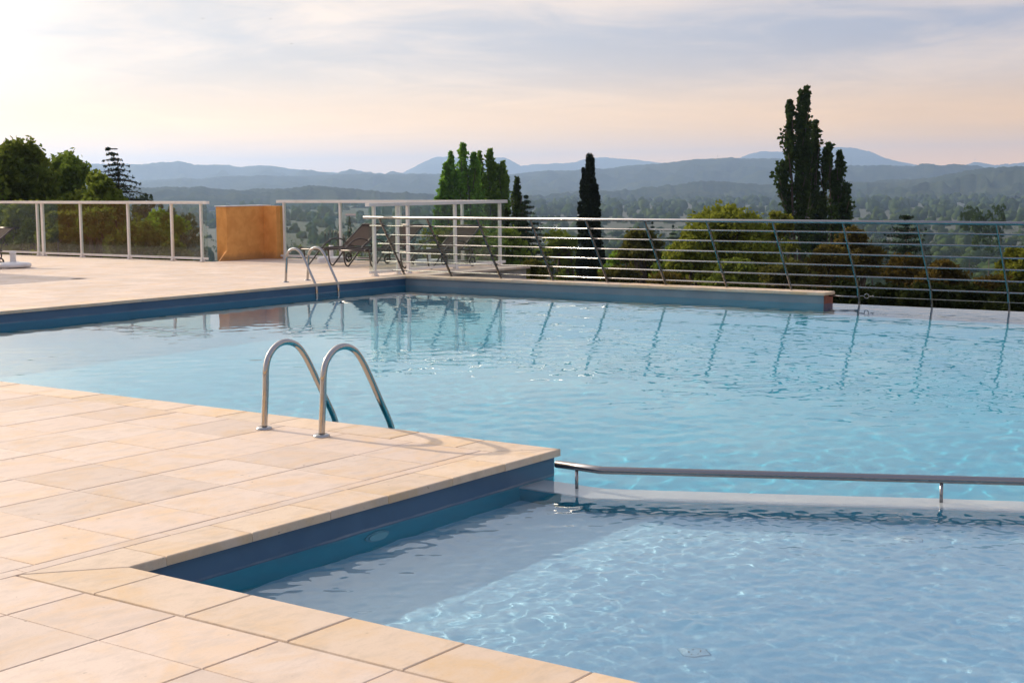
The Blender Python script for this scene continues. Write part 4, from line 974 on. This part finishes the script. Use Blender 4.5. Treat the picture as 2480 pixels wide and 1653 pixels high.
# low scrub and hedges between the valley trees: nobody could count it
r4 = np.random.default_rng(15); N = 2600; d = 170*(8.0**(r4.uniform(0, 1, N)**0.8)); pxs = r4.uniform(-300, 2800, N)
az = np.array([math.atan2(ray(a, 500).y, ray(a, 500).x) for a in pxs]); rad = r4.uniform(1.4, 3.6, N); gz = np.interp(d, GR, GZ)
C = np.stack([np.cos(az)*d, np.sin(az)*d, gz+rad*0.8], -1)
C = (C[:, None, :]+r4.normal(size=(N, 7, 3))*rad[:, None, None]*np.array([0.75, 0.75, 0.45])).reshape(-1, 3)
o = link('valley_scrub', leaf_mesh('valley_scrub', clumps(C, np.repeat(rad*0.45, 7), 8), 0.6, up_bias=0.6), M['leaf_far']); setp(o, 'low scrub covering the valley between the trees', 'scrub', None, 'stuff')
# far woods: one mass
ico = bmesh.new(); bmesh.ops.create_icosphere(ico, subdivisions=2, radius=1.0)
iv = np.array([tuple(v.co) for v in ico.verts]); iff = np.array([[v.index for v in f.verts] for f in ico.faces]); ico.free()
N = 4300; r3 = np.random.default_rng(5)
d = 560*(7.0**(r3.uniform(0, 1, N))); pxs = r3.uniform(-500, 3000, N); az = np.array([math.atan2(ray(a, 500).y, ray(a, 500).x) for a in pxs])
rad = r3.uniform(2.6, 6.2, N)*np.clip(d/1500, 0.8, 1.6); gz = np.interp(d, GR, GZ)
cl = vnoise(pxs*1.0+d*0.9, 77, 3, 1/130.); keep = cl > -0.55; d, az, rad, gz = d[keep], az[keep], rad[keep], gz[keep]; N = len(d)
V = iv[None]*(1+r3.uniform(-0.42, 0.36, (N, len(iv), 1))); V = V*rad[:, None, None]*np.stack([np.ones(N), np.ones(N), r3.uniform(0.7, 1.5, N)], -1)[:, None, :]
V = V+np.stack([np.cos(az)*d, np.sin(az)*d, gz+rad*0.7], -1)[:, None, :]
Fc = (iff[None]+(np.arange(N)*len(iv))[:, None, None]).reshape(-1, 3); me = bpy.data.meshes.new('far_woods')
me.vertices.add(N*len(iv)); me.vertices.foreach_set('co', V.reshape(-1).astype(np.float32)); me.loops.add(Fc.size); me.loops.foreach_set('vertex_index', Fc.reshape(-1).astype(np.int32))
me.polygons.add(len(Fc)); me.polygons.foreach_set('loop_start', np.arange(0, Fc.size, 3, dtype=np.int32)); me.polygons.foreach_set('loop_total', np.full(len(Fc), 3, np.int32)); me.update(calc_edges=True)
o = link('far_woods', me, M['leaf_far']); setp(o, 'hazy woods covering the valley floor', 'woods', None, 'stuff')

# ------------------------------------------------------------------ houses of the valley and hilltop masts
M['hwall'] = noisy('house_wall', (0.42, 0.34, 0.27), (0.36, 0.29, 0.23), 0.6, 0.9); M['hroof'] = noisy('clay_roof', (0.30, 0.13, 0.085), (0.24, 0.10, 0.07), 0.5, 0.9); M['pane'] = mat('dark_pane', (0.03, 0.035, 0.04), 0.2)
def house(px, py, d, w, label, rz=0.0, h=4.5):
    p = at(px, py, d); gz = ground_z(p.x, p.y)
    t = empty('house', (p.x, p.y, p.z-h), YAW+math.pi/2+rz, label, 'house')
    dp = w*0.6
    MB().box(-w/2, w/2, -dp/2, dp/2, gz-p.z-1+h, h*0.72).build('wall', M['hwall'], t)
    mb = MB(); e = 0.5; z0 = h*0.72+.01
    mb.add([(-w/2-e, -dp/2-e, z0), (w/2+e, -dp/2-e, z0), (w/2+e, dp/2+e, z0), (-w/2-e, dp/2+e, z0), (-w/2-e, 0, h*1.05), (w/2+e, 0, h*1.05)], [(0, 3, 2, 1), (0, 1, 5, 4), (2, 3, 4, 5), (0, 4, 3), (1, 2, 5)])
    mb.build('roof', M['hroof'], t)
    for k in range(3):
        x = -w*0.32+k*w*0.32; wd = MB().box(x-0.5, x+0.5, dp/2+.01, dp/2+.06, h*0.25, h*0.52).build('window', M['pane'], t)
        wd2 = MB().box(x-0.5, x+0.5, -dp/2-.06, -dp/2-.01, h*0.25, h*0.52).build('window', M['pane'], t)
house(518, 549, 1600, 15, 'house with a red roof seen beside the ochre wall', 0.15, 6)
house(466, 521, 2150, 17, 'pale house seen through the end pane of the left fence', -0.2, 6.5)
house(858, 518, 2200, 26, 'red roofed house seen through the glass above the loungers', 0.1, 7)
house(1610, 557, 1330, 14, 'small house among the trees left of the yellow green tree', 0.3, 5)
for (px_, py_, d_, hpx, lb) in ((2361, 394, 14300, 13, 'thin mast on the hilltop at the far right'), (2061, 403, 7100, 22, 'thin mast on the ridge right of the dark poplars'), (1738, 383, 7150, 9, 'thin mast on the ridge left of the dark poplars')):
    p = at(px_, py_, d_); t = empty('hilltop_mast', (p.x, p.y, p.z-8), 0, lb, 'mast'); hm = hpx*d_/F_PX; wd_ = d_/F_PX*0.45
    for s_ in (-1, 1): MB().tube([(s_*wd_*1.3, 0, -12), (0, 0, hm+8)], wd_*0.34, 4).build('leg', M['grey'], t)
    for z_ in (0.55, 0.75): MB().tube([(-wd_*2.2, 0, hm*z_+8), (wd_*2.2, 0, hm*z_+8)], wd_*0.3, 4).build('cross_arm', M['grey'], t)

for (px_, py_, lb) in ((491, 46, 'leftmost of three tiny birds high in the sky'), (655, 47, 'middle one of three tiny birds high in the sky'), (706, 107, 'lowest of three tiny birds in the sky')):
    p = at(px_, py_, 150); t = empty('bird', p, YAW+rng.uniform(-.5, .5), lb, 'bird', 'birds in the sky')
    MB().tube([(-0.09, 0, 0), (-0.03, 0, 0.01), (0.05, 0, 0.01), (0.10, 0, 0.0)], [0.008, 0.026, 0.022, 0.006], 6).build('body', M['rubber'], t)
    for s_ in (-1, 1): MB().add([(0.03, 0, 0.012), (-0.03, 0, 0.012), (-0.05, s_*0.12, 0.06), (-0.08, s_*0.22, 0.03), (0.0, s_*0.13, 0.062), (0.03, 0, 0.02), (-0.03, 0, 0.02), (-0.05, s_*0.12, 0.066)], [(0, 1, 2, 4), (2, 3, 4), (5, 6, 7, 4), (7, 3, 4)]).build('wing', M['rubber'], t)

# ------------------------------------------------------------------ haze: the air of the valley
hz = MB().box(-6000, 19000, -9000, 19000, -52, 460).mesh('haze'); m = bpy.data.materials.new('haze'); m.use_nodes = True; t = NT(m); t.t.nodes.remove(t.b)
pv = t.n('ShaderNodeVolumePrincipled'); pv.inputs['Color'].default_value = (0.43, 0.62, 0.94, 1); pv.inputs['Density'].default_value = 0.0001; pv.inputs['Anisotropy'].default_value = 0.45
t.l(pv.outputs[0], t.out.inputs['Volume'])
ho = link('haze', hz, m); setp(ho, 'pale blue haze filling the valley air', 'haze', None, 'stuff')
